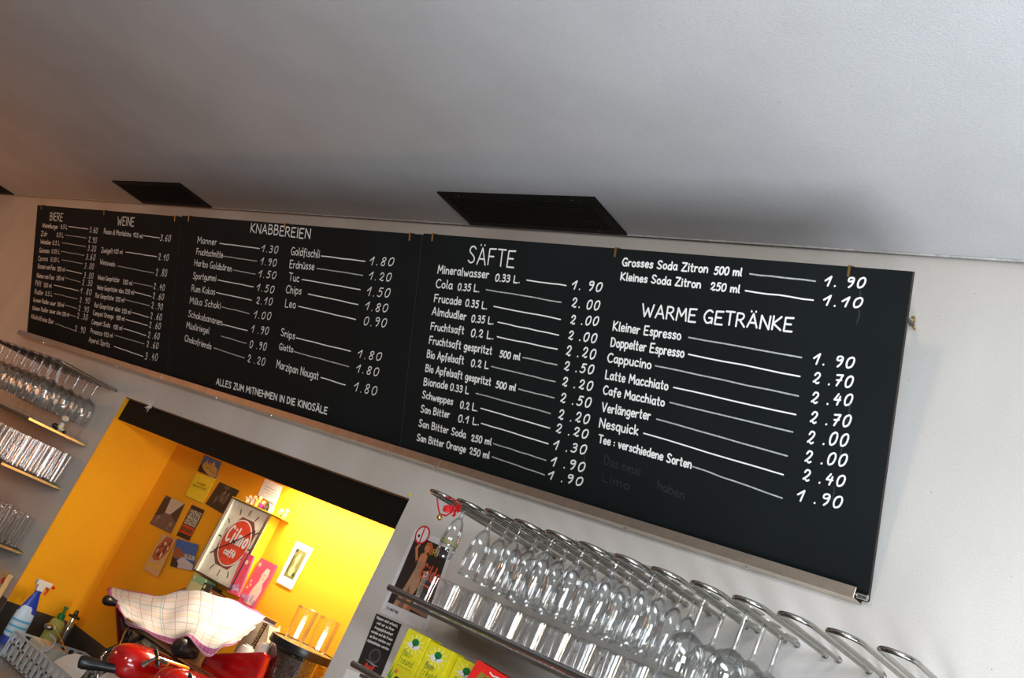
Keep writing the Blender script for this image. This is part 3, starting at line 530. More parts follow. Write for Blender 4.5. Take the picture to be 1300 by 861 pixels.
for k in range(9):
    x = RG[k] + .068 + (DX-.068)/2
    kind = 'flute' if k < 7 else 'wine'
    ys = (-.315, -.245, -.176, -.106) if kind == 'flute' else (-.246, -.150, -.054)
    if k == 0: ys = (-.318,)
    if k == 6: ys = ys
    if k == 8: ys = (-.240, -.145, -.050)
    for i, y in enumerate(ys):
        nm = ('champagne flute', 'champagne flutes') if kind == 'flute' else ('round wine glass', 'round wine glasses')
        if k == 0: lab = 'single champagne flute with a small band of print, nearest the red ribbon'
        else: lab = 'hanging %s in the %s row from the red ribbon, %s' % (nm[0], ORD[k], rows[i] if len(ys) == 4 else ['at the front', 'second from the front', 'nearest the wall'][i])
        o = place(kind, (x+random.uniform(-.002, .002), y+random.uniform(-.003, .003), zf), lab, '%s hanging in the right-hand rack' % nm[1], random.uniform(0, 6))
        if k == 0: first_flute = o
for k in range(8):
    x = LG[k] - .016
    for i, y in enumerate((-.246, -.150, -.054)):
        place('wine', (x+.012*(-1)**i*0, y+random.uniform(-.001, .001), ZL+.0068), 'wine glass in the left rack, %s row from the niche, %s' % (ORD[k], ['at the front', 'in the middle', 'nearest the wall'][i]), 'wine glasses hanging in the left-hand rack', random.uniform(0, 6))

bb = MB(); bb.lathe([(.0272, -.118), (.0272, -.130)], 24)
bb.build('printed_band', P_('olive_band', .22, .20, .10), first_flute, local=True, smooth=True)
first_flute.scale = (.86, .86, .86)
# ------------------------------------------------------------------ shelves
def lshelf(z, lab):
    t = thing('wall_shelf', (-4.9, 0, z), lab, 'shelf', 'dark shelves left of the niche')
    MB().box(-6.6, -4.414, -.292, -.001, z-.012, z).build('shelf_board', SHELF, t)
    MB().box(-4.414, -4.410, -.294, -.001, z-.0115, z-.0015).build('edge_glow_strip', EDGEGLOW, t)  # yellow reflected from the niche, put into the colour of the shelf end
lshelf(1.690, 'top left dark shelf with an end edge coloured as niche reflection, carrying the little figurine')
lshelf(1.476, 'middle left dark shelf with an end edge coloured as niche reflection, under the row of tall tumblers')
lshelf(1.166, 'lowest left dark shelf with an end edge coloured as niche reflection, cut by the photo edge')
def rshelf(z, lab):
    t = thing('wall_shelf', (-1.2, 0, z), lab, 'shelf', 'shelves right of the niche')
    MB().box(-1.93, -.45, -.278, -.001, z-.020, z-.012).build('shelf_board', SHELF, t)
    MB().tube([(-1.962, -.290, z), (-1.958, -.290, z), (-.45, -.290, z)], [.004, .0085, .0085], 14).build('front_rail', POLISH, t, smooth=True)
rshelf(1.676, 'upper right shelf with a round steel rail in front of the tumblers')
rshelf(1.466, 'lower right shelf with a round steel rail, carrying the tea boxes')

# ------------------------------------------------------------------ tumblers
def tumbler(loc, lab, grp, h, r0, r1, m, name='tumbler'):
    t = MB().lathe([(.0004, .009), (r0*.8, .008), (r0*.9, .001), (r0, .003), (r1, h), (r1-.0008, h+.0008), (r1-.002, h), (r1-.002, h-.003)], 20).build(name, m, None, local=True, smooth=True)
    t.location = loc; return tag(t, lab, 'glass', grp)
pt = None
sides = ['at the shelf edge', 'second behind the rail', 'third behind the rail', 'by the wall']
for i in range(13):
    for j in range(2):
        x = -1.872 + .076*i + .012*j; y = -.235 + .085*j
        lab = 'short tumbler under the flutes, %s from the left, %s' % (ORD[i], ['behind the rail', 'nearer the wall'][j])
        g_ = 'short tumblers on the upper right shelf'
        if pt is None: pt = tumbler((x, y, 1.6645), lab, g_, .088, .027, .034, GLASSD); continue
        c = pt.copy(); C.objects.link(c); c.location = (x, y+random.uniform(-.004, .004), 1.6645); c['label'] = lab
pt = None
for s_, (z, nm) in enumerate(((1.4765, 'middle'), (1.1665, 'lowest'))):
    for i in range(5):
        for j in range(4):
            x = -4.452 - .066*i; y = -.045 - .064*j
            if s_ == 1 and j == 0: x -= .01
            lab = 'tall tumbler on the %s left shelf, %s from the niche, %s from the wall' % (nm, ORD[i], ORD[j])
            g_ = 'tall tumblers on the %s left shelf' % nm
            if pt is None: pt = tumbler((x, y, z), lab, g_, .142, .024, .031, GLASSD, 'tall_tumbler'); continue
            c = pt.copy(); C.objects.link(c); c.location = (x, y+random.uniform(-.004, .004), z); c['label'] = lab; c['group'] = g_

# ------------------------------------------------------------------ red ribbon with bell on the first loop
t = thing('ribbon_bow', (-1.83, -.37, 1.937), 'red ribbon bow tied to the first rod loop', 'ribbon')
RIB = P_('ribbon_red', .55, .01, .02, .5)
def band(b, pts, w, wd=Vector((0, 0, 1))):
    pts = [Vector(p) for p in pts]
    q = []
    for k in range(len(pts)-1):
        a, c = pts[k], pts[k+1]; d = (c-a).normalized(); n_ = d.cross(Vector((0, 1, .2))).normalized()*w/2
        b.add([a+n_, a-n_, c-n_, c+n_], [(0, 1, 2, 3)])
K = PZ(583, 652, 1.905)  # knot
def rp(px, py, dy=0): return PY(px, py, K.y+dy)
b = MB(); b.tube([rp(555, 632), rp(556, 642, .005), rp(558, 652), rp(566, 655, .005), rp(574, 650)], .0022, 6); b.tube([rp(566, 631, .01), rp(576, 634, .01), rp(581, 641, .0), rp(578, 646)], .0022, 6)
b.build('cord', RIB, t, smooth=True)
for nm, pl in (('bow_loop', [(577,646,0), (569,643,-.006), (563,645,-.01), (565,649,-.008), (571,648,-.002), (577,646,0)]), ('bow_loop', [(577,646,0), (583,642,-.006), (584,647,-.008), (580,649,-.004), (577,646,0)]), ('tail', [(577,646,0), (578,652,-.004), (575,656,-.006)])):
    q = [tuple(rp(*p)) for p in pl]
    o = MB(); band(o, q, .010); o = o.build(nm, RIB, t); md = o.modifiers.new('thick', 'SOLIDIFY'); md.thickness = .0008
MB().ball(rp(577, 646), .006, .005, .006, 10, 6).build('knot', RIB, t, smooth=True)
bc = rp(558, 657)
t = thing('bell', tuple(bc), 'tiny round gold bell hanging on the red ribbon', 'bell')
MB().ball(bc, .0075, n=14, m=10).build('shell', BRASS, t, smooth=True)
MB().tube([bc+Vector((0,0,.0065)), bc+Vector((0,0,.011))], .0016, 8).build('eyelet', BRASS, t, smooth=True)

# ------------------------------------------------------------------ small things on the wall
t = thing('paper_star', (-4.075, -.004, 1.952), 'small white paper star stuck to the top edge of the niche', 'star')
for k in range(9):
    a = 2*PI*k/9 + .2; d = Vector((math.cos(a), -.35+.1*(k % 3), math.sin(a))); e = Vector((-math.sin(a), 0, math.cos(a)))
    c0 = Vector((-4.075, -.006, 1.952)); tip = c0 + d*(.036 if k % 2 else .026)
    MB().prism([c0, c0+d*.014+e*.0035, tip, c0+d*.014-e*.0035], (0, -.0012, 0)).build('petal', WHITE, t)
tag(MB().lathe([(.0003, -.004), (.004, -.004), (.005, 0)], 8, (-2.352, 0, 1.962), axis='y').build('wall_glint', mat('yellow_glint', (.8, .6, .02), .4)), 'tiny yellow glint modelled as a dot at the upper right corner of the niche', 'pin')  # glint at the niche corner, given a solid shape and yellow colour
# figurine on the top left shelf edge
fz = 1.6905; fx = -4.424; fy = PX(75, 545, fx).y
t = thing('animal_figurine', (fx, fy, fz), 'small white animal figurine with blue collar and black feet on the shelf edge', 'figurine')
FW_ = P_('figurine_cream', .75, .70, .52, .4)
MB().ball((fx, fy, fz+.024), .013, .012, .020).build('body', FW_, t, smooth=True)
MB().ball((fx, fy, fz+.060), .015, .017, .015).ball((fx+.010, fy-.008, fz+.055), .009, .010, .008).build('head', FW_, t, smooth=True)
MB().lathe([(.009, fz+.041), (.0115, fz+.044), (.009, fz+.047)], 12, (fx, fy, 0)).build('collar', P_('collar_blue', .03, .25, .5), t, smooth=True)
for s in (-1, 1):
    MB().tube([(fx, fy+s*.008, fz+.072), (fx-.002, fy+s*.012, fz+.084)], [.003, .001], 6).build('horn', P_('horn_pink', .5, .25, .2), t)
    MB().tube([(fx, fy+s*.010, fz+.014), (fx+.012, fy+s*.018, fz+.008)], .006, 8).build('leg', FW_, t, smooth=True)
    MB().ball((fx+.016, fy+s*.020, fz+.006), .010, .009, .008).build('foot', PLUG, t, smooth=True)
MB().ball((fx-.006, fy-.022, fz+.014), .012, .014, .012).build('tail', PLUG, t, smooth=True)
# snack packet at the left edge
a = PY(3, 740, -.06)
t = thing('snack_packet', (a.x, -.06, a.z-.09), 'cream snack packet with a red mark cut off by the left photo edge', 'packet')
MB().obox((a.x, -.06, a.z-.03), (.035, 0, .0), (0, .012, 0), (0, 0, .075)).build('wrapper', P_('packet_cream', .62, .42, .18, .4), t, bevel=.004)
MB().obox((a.x+.02, -.0725, a.z+.012), (.011, 0, .004), (0, .0006, 0), (-.003, 0, .013)).build('red_mark', P_('packet_red', .6, .02, .02), t)
# ================================================================== CARDS AND PRINTS
def card(name, corners, Y, lab, cat, base, prints, th=.0012, group=None, writes=()):
    """corners TL, TR, BR, BL in photo pixels on the plane y = Y; prints in card units (u right, v up)"""
    TL, TR, BR, BL_ = [PY(*c, Y) for c in corners]
    def fr(u, v, k=1): 
        p = BL_.lerp(BR, u).lerp(TL.lerp(TR, u), v); return Vector((p.x, Y-th-.0003*k, p.z))
    o = ((TL+BR)/2); t = thing(name, (o.x, Y, min(BL_.z, BR.z)), lab, cat, group)
    b = MB(); n = 6
    b.prism([fr(0,0,0), fr(1,0,0), fr(1,1,0), fr(0,1,0)], (0, th, 0)); b.build('card', base, t)
    for k, (m, polys) in enumerate(prints):
        b = MB()
        for pl in polys: b.prism([fr(u, v, k*.35+1.2) for u, v in pl], (0, .0003, 0))
        b.build('print', m, t)
    W = (TR-TL).length
    for (m, txt, u0, v0, u1, v1, h, wd, sl) in writes:
        b = MB(); L = W; H = (TL-BL_).length
        write(b, lambda x, y: fr(x/L, y/H, 4.2), txt, u0*L, v0*H, u1*L, v1*H, h*H, wd, slant=sl); b.build('lettering', m, t)
    return t
def R(u0, v0, u1, v1): return [(u0, v0), (u1, v0), (u1, v1), (u0, v1)]
def EL(cu, cv, ru, rv, n=24, a0=0): return [(cu+ru*math.cos(2*PI*k/n+a0), cv+rv*math.sin(2*PI*k/n+a0)) for k in range(n)]
Y9 = ND-.002
INK = P_('black', .012, .012, .012); CREAM = P_('cream', .62, .5, .38); TAN = P_('tan', .35, .23, .16); DBR = P_('dark_brown', .06, .035, .03)
card('street_photo', [(211,629),(235,640),(217,678),(190,665)], Y9, 'brownish photo card of a wide street, upper left of the niche back wall', 'picture', P_('street_brown', .17, .10, .085),
  [(CREAM, [[(.30,1),(.98,1),(.62,.52),(.36,.50)]]), (DBR, [[(0,.92),(.27,1),(.36,.50),(.30,.44),(0,.30)], [(1,.97),(.98,1),(.62,.52),(1,.36)]]),
   (TAN, [EL(.22,.30,.07,.06), EL(.80,.24,.07,.08), R(.15,.12,.19,.3), R(.74,.06,.78,.22)])], group='cards pinned in the niche')
card('castle_photo', [(260,578),(281,587),(274,608),(251,598)], Y9, 'small photo card of a yellow castle against blue sky below the black fascia', 'picture', P_('sky_blue', .08, .17, .42),
  [(P_('castle_yellow', .62, .42, .10), [[(.12,.30),(.16,.62),(.24,.64),(.28,.86),(.36,.64),(.52,.60),(.62,.78),(.68,.90),(.74,.66),(.94,.50),(.97,.06),(.7,.02),(.4,.12)], R(.44,.58,.5,.72)]), (INK, [[(0,0),(0,.45),(.3,.16),(.6,0)], R(.26,.48,.29,.56), R(.40,.36,.43,.44), R(.50,.34,.53,.42), R(.66,.52,.69,.60), R(.62,.24,.65,.34), R(.76,.2,.79,.3), R(.86,.18,.88,.28)])], group='cards pinned in the niche')
YL = P_('card_yellow', .90, .66, .02)
card('yellow_card', [(250,600),(274,608),(257,640),(235,630)], Y9, 'plain yellow card with two small lines of print under the castle photo', 'card', YL,
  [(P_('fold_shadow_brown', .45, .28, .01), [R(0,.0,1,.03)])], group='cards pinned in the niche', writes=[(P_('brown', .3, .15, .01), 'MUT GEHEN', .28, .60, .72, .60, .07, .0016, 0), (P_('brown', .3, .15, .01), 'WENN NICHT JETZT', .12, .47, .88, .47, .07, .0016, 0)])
card('dark_photo', [(279,612),(304,623),(285,654),(261,640)], Y9, 'very dark photo card with dim figures beside the clock top', 'picture', P_('dark_umber', .03, .018, .012),
  [(P_('umber', .13, .085, .06), [EL(.48,.55,.10,.2), EL(.68,.5,.07,.22), [(.3,.9),(.5,.8),(.62,.95),(.45,1)], EL(.3,.35,.06,.15)]), (P_('umber_light', .25, .18, .14), [EL(.5,.72,.035,.06), EL(.68,.7,.03,.06), R(.54,.3,.58,.5)])], group='cards pinned in the niche')
PAP = P_('flyer_cream', .72, .62, .45)
card('film_flyer', [(244,641),(260,648),(240,687),(224,680)], Y9, 'narrow black, cream and red flyer with bold lettering between the photo cards', 'flyer', INK,
  [(PAP, [[(.08,.42),(.95,.42),(.95,.88),(.08,.88)]]), (P_('flyer_red', .62, .06, .015), [R(.05,.14,.98,.39)]),
   (INK, [EL(.16+.17*k, .26, .055, .085, 10) for k in range(5)])], group='cards pinned in the niche',
  writes=[(INK, 'SOUTH', .12, .775, .92, .775, .09, .0032, 0), (INK, 'PARK', .12, .645, .92, .645, .11, .0038, 0), (INK, 'BARGER IN', .10, .545, .93, .545, .065, .0019, 0), (INK, 'AUSTRIA', .12, .445, .92, .445, .08, .0024, 0)])
card('food_photo', [(207,677),(223,685),(200,733),(182,723)], Y9-.012, 'tall card with a red and cream food picture lowest on the left', 'picture', P_('food_cream', .62, .38, .18),
  [(P_('food_red', .42, .09, .035), [[(.12,.38),(.10,.62),(.30,.86),(.40,.97),(.9,.98),(.95,.7),(.8,.5),(.6,.36),(.3,.32)]]), (P_('food_dark', .16, .04, .02), [EL(.42,.50,.12,.07,9), EL(.66,.66,.08,.12,9), [(.2,.6),(.5,.72),(.62,.9),(.4,.8)], EL(.8,.84,.08,.04,7)]),
   (P_('food_pale', .80, .62, .45), [EL(.52,.80,.07,.05,9), EL(.60,.50,.05,.08,9), EL(.26,.56,.04,.06,7), EL(.82,.72,.05,.05,7)]), (P_('food_gold', .75, .45, .03), [EL(.22,.16,.12,.05,8), EL(.46,.22,.12,.05,8), EL(.74,.20,.14,.05,8), EL(.4,.08,.1,.03,8)])], th=.002, group='cards pinned in the niche')
card('beach_photo', [(225,684),(252,692),(244,725),(216,719)], Y9-.006, 'blue photo card of a beach with red rocks beside the clock', 'picture', P_('deep_blue', .02, .12, .40),
  [(P_('pale_horizon', .35, .45, .5), [R(.3,.38,1,.55)]), (P_('rock_red', .33, .09, .04), [[(0,.25),(.04,.68),(.25,.72),(.35,.6),(.5,.55),(.55,.42),(.3,.35)], EL(.68,.5,.04,.09,8), EL(.82,.48,.03,.06,8)]),
   (P_('sand_pale', .52, .48, .52), [[(.35,0),(.25,.25),(.45,.42),(1,.22),(1,0)]]), (INK, [[(0,0),(0,.35),(.2,.3),(.35,.12),(.3,0)]])], group='cards pinned in the niche')
card('white_note', [(337,608),(359,618),(350,641),(327,629)], Y9, 'white note with faint print high on the wall right of the figurines', 'note', P_('bright_white', .9, .9, .86), [(P_('note_grey', .5, .5, .45), [R(.2,.62,.8,.66), R(.15,.48,.85,.51), R(.3,.34,.7,.37)])])
PK = P_('pink_red', .72, .07, .14); PKP = P_('pink_pale', .85, .55, .42); LIL = P_('lilac', .42, .30, .55)
for i, (cs, lab) in enumerate((([(312,702),(324,707),(304,758),(290,752)], 'narrow pink printed panel half hidden by the clock'), ([(333,709),(353,719),(322,775),(303,765)], 'pink printed panel with star and pale portrait right of the clock'))):
    o = card('pink_panel', cs, Y9-.004 if i else .292, lab, 'panel', PK, [(PKP, [[(.35,.05),(.45,.4),(.55,.55),(.52,.72),(.62,.86),(.82,.86),(.88,.7),(.8,.55),(.95,.4),(.9,.05)], [(.14,.93),(.18,.89),(.24,.89),(.2,.855),(.22,.81),(.15,.84),(.08,.81),(.1,.855),(.05,.89),(.12,.89)], EL(.15,.5,.05,.03,8), EL(.22,.42,.05,.03,8), EL(.12,.35,.06,.03,8)] if i else [R(.4,.1,.9,.16), EL(.6,.8,.15,.06,8)]),
        (LIL, [R(.05,.12,.3,.2), R(.35,.06,.5,.22), R(.6,.12,.72,.26), R(.8,.05,.9,.18)]), (PK, [EL(.66,.72,.03,.012,6), EL(.78,.72,.03,.012,6), R(.68,.62,.76,.63)] if i else [R(.1,.9,.2,.92)])], th=.008, group='pink printed panels')
    if i:
        TL = PY(341, 716, Y9-.004)
card('framed_photo', [(377,687),(398,697),(370,749),(351,739)], Y9, 'tall white-bordered photo card alone on the yellow wall', 'picture', P_('photo_white', .85, .85, .80),
  [(P_('photo_olive', .22, .19, .05), [R(.2,.2,.82,.86)]), (P_('photo_gold', .55, .48, .22), [[(.4,.24),(.36,.4),(.46,.5),(.4,.66),(.48,.78),(.6,.8),(.62,.66),(.56,.5),(.66,.4),(.6,.24)]]), (P_('photo_dark', .06, .05, .02), [R(.2,.78,.34,.86), EL(.7,.3,.08,.05,8), R(.24,.3,.3,.7)])])
# right-hand wall
SK = P_('poster_skin', .62, .24, .10); GW = P_('poster_gown', .42, .24, .15)
card('film_poster', [(528,671),(577,692),(541,803),(482,777)], -.0005, 'white-bordered film poster of a standing woman in a long gown', 'poster', P_('poster_border', .72, .73, .76),
  [(P_('poster_black', .022, .015, .014), [R(.08,.13,.93,.93)]), (GW, [[(.20,.13),(.30,.40),(.36,.60),(.34,.70),(.52,.70),(.52,.58),(.56,.42),(.50,.30),(.56,.13)]]),
   (SK, [[(.33,.70),(.24,.80),(.28,.88),(.24,.89),(.18,.80),(.30,.66)], [(.34,.68),(.36,.76),(.44,.80),(.52,.76),(.52,.68)], EL(.45,.845,.065,.055,12), [(.36,.30),(.44,.13),(.50,.13),(.48,.34)]]),
   (P_('poster_hair', .50, .12, .03), [[(.38,.84),(.40,.91),(.50,.92),(.58,.86),(.56,.78),(.51,.80),(.50,.87),(.42,.88)]]),
   (P_('gown_shade', .22, .11, .08), [[(.30,.13),(.38,.40),(.44,.30),(.40,.13)]]), (P_('poster_tan', .30, .15, .10), [[(.45,.13),(.6,.16),(.93,.13),(.93,.20),(.7,.22),(.55,.20)]]),
   (P_('poster_dots', .06, .045, .035), [R(.62,.27,.90,.285), R(.62,.30,.90,.315), R(.62,.33,.90,.345), R(.62,.36,.9,.375)])], th=.001,
  writes=[(P_('poster_red', .72, .10, .03), 'Gilda', .50, .52, .90, .52, .16, .0062, .18), (P_('poster_yellow', .62, .45, .04), 'RI', .60, .80, .72, .80, .06, .0030, 0), (INK, 'Try and stop', .10, .06, .36, .06, .035, .0012, 0)])
MB_ = MB(); 
def frg(u, v): 
    TL, TR, BR, BL_ = [PY(*c, -.0005) for c in [(528,671),(577,692),(541,803),(482,777)]]; p = BL_.lerp(BR, u).lerp(TL.lerp(TR, u), v); return Vector((p.x, -.0032, p.z))
stroke(MB_, lambda x, y: frg(x, y), [(.56,.455),(.70,.455),(.84,.44)], .022)
o = [q for q in bpy.data.objects if q.name.startswith('film_poster')][0]
MB_.build('underline', P_('poster_red', .72, .10, .03), o)
# black notice
card('black_notice', [(478,779),(510,793),(484,858),(453,845)], -.001, 'black printed notice with white lines stuck under the film poster', 'notice', P_('notice_black', .014, .015, .015),
  [(P_('notice_grey', .07, .07, .07), [EL(.52,.28,.22,.14,20)]), (P_('notice_mid', .02, .02, .02), [EL(.52,.28,.16,.10,20)]), (P_('notice_light', .25, .25, .25), [[(.2,.17),(.6,.10),(.8,.12),(.6,.14)]])], th=.001,
  writes=[(WHITE, s, a, v, 1-a, v, .045, .0021, 0) for s, a, v in (('Kippen sind erlaubt,', .08, .92), ('weil wir zu Ihrer', .16, .83), ('Ausgeglichenheit', .14, .74), ('werden und die Preise', .08, .65), ('zu Ihrer machen und', .10, .56), ('rücksichtslos werden.', .06, .47))] + [(P_('notice_red', .7, .04, .02), 'Rauf', .32, .03, .66, .03, .07, .0045, 0)])
card('lower_card', [(441,849),(474,862),(430,960),(398,944)], -.001, 'white card with a brown picture low under the black notice', 'card', WHITE, [(P_('lower_brown', .20, .07, .04), [EL(.58,.70,.30,.22,16)]), (P_('lower_grey', .35, .33, .36), [EL(.75,.72,.12,.12,12)])])
# no-smoking sticker
c = PY(536.5, 679.5, -.003); b = MB()
t = thing('no_smoking_sticker', (c.x, -.003, c.z-.03), 'round red and white no-smoking sticker on the poster corner', 'sticker')
MB().lathe([(.0002, -.0006), (.029, -.0006), (.029, 0)], 28, (c.x, -.0035, c.z), axis='y').build('disc', WHITE, t)
b = MB(); b.lathe([(.0245, -.0014), (.0295, -.0014), (.0295, -.0004), (.0245, -.0004), (.0245, -.0014)], 28, (c.x, -.0035, c.z), axis='y'); b.obox((c.x, -.0047, c.z), (.0022, 0, .001), (0, .0004, 0), (-.003, 0, .025)); b.build('red_ring', P_('sign_red', .62, .01, .03), t)
b = MB(); b.lathe([(.0002, -.0011), (.005, -.0011)], 8, (c.x-.011, -.0035, c.z-.006), axis='y'); b.build('symbol', INK, t)

# ------------------------------------------------------------------ tea boxes
YB = P_('tea_yellow', .83, .76, .02, .4)
tea = [(-1.912, 'Hals-'), (-1.822, 'Magen-'), (-1.728, 'Magen-')]
for i, (x0, wd) in enumerate(tea):
    zt = 1.605 - .004*i; y0 = -.205 if i < 2 else -.19; x1 = x0+.086; z0 = 1.4535
    t = thing('tea_box', ((x0+x1)/2, y0, z0), ['leftmost yellow tea box with a green tree emblem on the lower shelf', 'middle one of the three yellow tea boxes with a green tree emblem', 'yellow tea box partly hidden behind the red box'][i], 'tea box', 'yellow tea boxes on the lower right shelf')
    MB().box(x0, x1, y0, y0+.05, z0, zt).build('carton', YB, t, bevel=.0012)
    f = lambda u, v, k=1: Vector((x0+(x1-x0)*u, y0-.0004*k, z0+(zt-z0)*v))
    def PR(m, pls, k=1):
        b = MB()
        for pl in pls: b.prism([f(u, v, k) for u, v in pl], (0, .0004, 0))
        b.build('print', m, t)
    PR(P_('tea_light', .88, .86, .30), [[(.5+.03*math.cos(a), .78), (.5+.42*math.cos(a), .78+.20*math.sin(a)*.9), (.5+.40*math.cos(a+.12), .78+.2*math.sin(a+.12)*.9)] for a in [q*PI/6+.1 for q in range(12)]], 1)
    PR(WHITE, [EL(.5, .77, .26, .055, 18)], 2); PR(P_('tea_green', .0, .20, .05), [EL(.53, .83, .15, .062, 14), [(.49,.80),(.55,.80),(.53,.74),(.60,.735),(.44,.735),(.50,.745)]], 3)
    PR(P_('tea_leaf', .12, .42, .04), [[(.02,.14),(.1,.34),(.14,.12)], [(.1,.1),(.22,.28),(.2,.08)], [(.7,.05),(.78,.2),(.82,.05)]], 1); PR(P_('tea_pink', .85, .35, .5), [EL(.72,.22,.08,.035,8), EL(.86,.17,.06,.03,8)], 1); PR(P_('tea_orange', .85, .25, .05), [EL(.28,.27,.07,.04,8)], 1)
    PR(INK, [[(.32,.16),(.36,.2),(.66,.2),(.68,.17)], [(.30,.08),(.33,.12),(.7,.12),(.7,.09)], [(.3,.0),(.32,.04),(.7,.04),(.7,.01)]], 2)
    b = MB(); GT = P_('tea_text', .22, .28, .03)
    write(b, lambda u, v: Vector((x0+u, y0-.0012, z0+v)), wd, .018, (zt-z0)*.56, .055, (zt-z0)*.56, .018, .0016, slant=.1)
    write(b, lambda u, v: Vector((x0+u, y0-.0012, z0+v)), 'freund', .016, (zt-z0)*.43, .068, (zt-z0)*.43, .018, .0016, slant=.1)
    stroke(b, lambda u, v: Vector((x0+u, y0-.0012, z0+v)), [(.014, (zt-z0)*.38), (.070, (zt-z0)*.38)], .0012)
    b.build('lettering', GT, t)
# red box in front
p0 = PY(607, 837, -.255); t = thing('red_box', (p0.x+.07, -.25, 1.4535), 'tilted red box with a gold label in front of the tea boxes', 'box')
ax = Vector((math.cos(-.06), 0, math.sin(-.06))); az = Vector((.16, 0, 1)).normalized(); zz = p0.z-1.4535
cc = p0 + ax*.09 - az*(zz/2) + Vector((0, .02, 0)); b = MB(); b.obox(cc, ax*.09, (0, .02, 0), az*(zz/2-.001)); b.build('carton', REDP, t, bevel=.001)
b = MB(); q = p0 + ax*.028 - az*.022 + Vector((0, -.0006, 0)); b.prism([q, q+ax*.075-az*.0, q+ax*.085-az*.05, q-ax*.012-az*.05], (0, .0004, 0)); b.build('gold_label', P_('box_gold', .30, .21, .03, .35), t)
b = MB(); q2 = p0 + ax*.052 - az*.012 + Vector((0, -.0008, 0)); stroke(b, lambda u, v: q2+ax*u+az*v, [(0, 0), (.012, -.004), (.03, -.001), (.05, -.006)], .003); b.build('white_mark', WHITE, t)
b = MB(); q3 = q + Vector((0, -.001, 0)); write(b, lambda u, v: q3+ax*u+az*v, 'SEN', .018, -.016, .045, -.016, .010, .0018); b.build('lettering', INK, t)
# ================================================================== NICHE: clock, figurines
YC = .285
ct = [PY(*c, YC) for c in ((296,631),(343,653),(292,751),(245,723))]
cx0 = (ct[0].x+ct[3].x)/2; cx1 = (ct[1].x+ct[2].x)/2; cz1 = (ct[0].z+ct[1].z)/2; cz0 = (ct[2].z+ct[3].z)/2
t = thing('wall_clock', ((cx0+cx1)/2, YC, cz0), 'rectangular advertising clock with a red oval emblem reading caffè', 'clock')
fw = .006
MB().box(cx0+.004, cx1-.004, YC+.014, ND, cz0+.004, cz1-.004).build('case', P_('case_yellow', .86, .52, .01), t)
b = MB(); b.box(cx0, cx0+fw, YC-.003, YC+.006, cz0, cz1).box(cx1-fw, cx1, YC-.003, YC+.006, cz0, cz1).box(cx0+fw, cx1-fw, YC-.003, YC+.014, cz0, cz0+fw).box(cx0+fw, cx1-fw, YC-.003, YC+.014, cz1-fw, cz1)
b.build('frame', PLUG, t)
MB().box(cx0+fw, cx0+fw+.018, YC-.004, YC+.018, cz0+fw, cz1-fw).build('silver_rim', P_('rim_silver', .55, .55, .48, .3), t)
MB().box(cx0+fw, cx1-fw, YC+.008, YC+.012, cz0+fw, cz1-fw).build('dial', P_('dial_white', .82, .81, .66, .4), t)
W_, H_ = cx1-cx0, cz1-cz0; yd = YC+.0078
def cf(u, v, k=0): return Vector((cx0+W_*u, yd-.0004*k, cz0+H_*v))
def CP(nm, m, pls, k):
    b = MB()
    for pl in pls: b.prism([cf(u, v, k) for u, v in pl], (0, .0004, 0))
    return b.build(nm, m, t)
CP('emblem_back', P_('emblem_brown', .20, .05, .035), [[(.20,.30),(.20,.62),(.42,.83),(.72,.83),(.88,.70),(.88,.40),(.68,.19),(.36,.19)]], 1)
CP('emblem_rim', WHITE, [EL(.54,.51,.335,.300,36)], 2); CP('emblem_oval', P_('emblem_red', .72, .055, .02), [EL(.54,.51,.312,.284,36)], 3)
b = MB(); fr_ = lambda x, y: Vector((cx0+x, yd-.002, cz0+y))
write(b, fr_, 'Cilmo', W_*.29, H_*.50, W_*.80, H_*.50, H_*.19, .0105, slant=.12); b.build('lettering', WHITE, t)
b = MB(); write(b, fr_, 'caffè', W_*.42, H_*.345, W_*.68, H_*.345, H_*.08, .0058); b.build('lettering', WHITE, t)
marks = []
for k in range(12):
    a = PI/2 - k*PI/6; cu, cv = .54, .51; du, dv = math.cos(a), math.sin(a)
    s = min(.43/max(abs(du), 1e-6), .44/max(abs(dv), 1e-6)) ; s = min(s, .47)
    u1, v1 = cu+du*s*.98, cv+dv*s*.98; u0, v0 = cu+du*(s-.075)*.98, cv+dv*(s-.075)*.98
    b = MB(); stroke(b, fr_, [(W_*u0, H_*v0), (W_*u1, H_*v1)], .0052)
    if k == 0: b = MB(); stroke(b, fr_, [(W_*.525, H_*v0), (W_*.525, H_*v1)], .003); stroke(b, fr_, [(W_*.555, H_*v0), (W_*.555, H_*v1)], .003)
    b.build('hour_mark', INK, t)
for nm, (u, v), wd in (('minute_hand', (.20,.33), .0048), ('hour_hand', (.86,.74), .0058)):
    b = MB(); stroke(b, lambda x, y: Vector((cx0+x, yd-.005, cz0+y)), [(W_*.54, H_*.52), (W_*u, H_*v)], wd); o = b.build(nm, INK, t)
MB().lathe([(.0002, -.009), (.007, -.009), (.007, 0)], 12, (cx0+W_*.54, yd, cz0+H_*.52), axis='y').build('hub', INK, t)
tag(MB().box(cx0-.004, cx1+.06, YC+.001, ND, cz1+.0002, cz1+.004).build('clock_ledge', YL, origin=((cx0+cx1)/2, YC, cz1)), 'thin yellow ledge on top of the clock carrying the figurines', 'ledge')
cols = [(.75,.72,.6),(.8,.5,.4),(.75,.6,.1),(.4,.02,.25),(.05,.05,.04),(.85,.75,.6),(.75,.2,.05),(.8,.3,.08)]
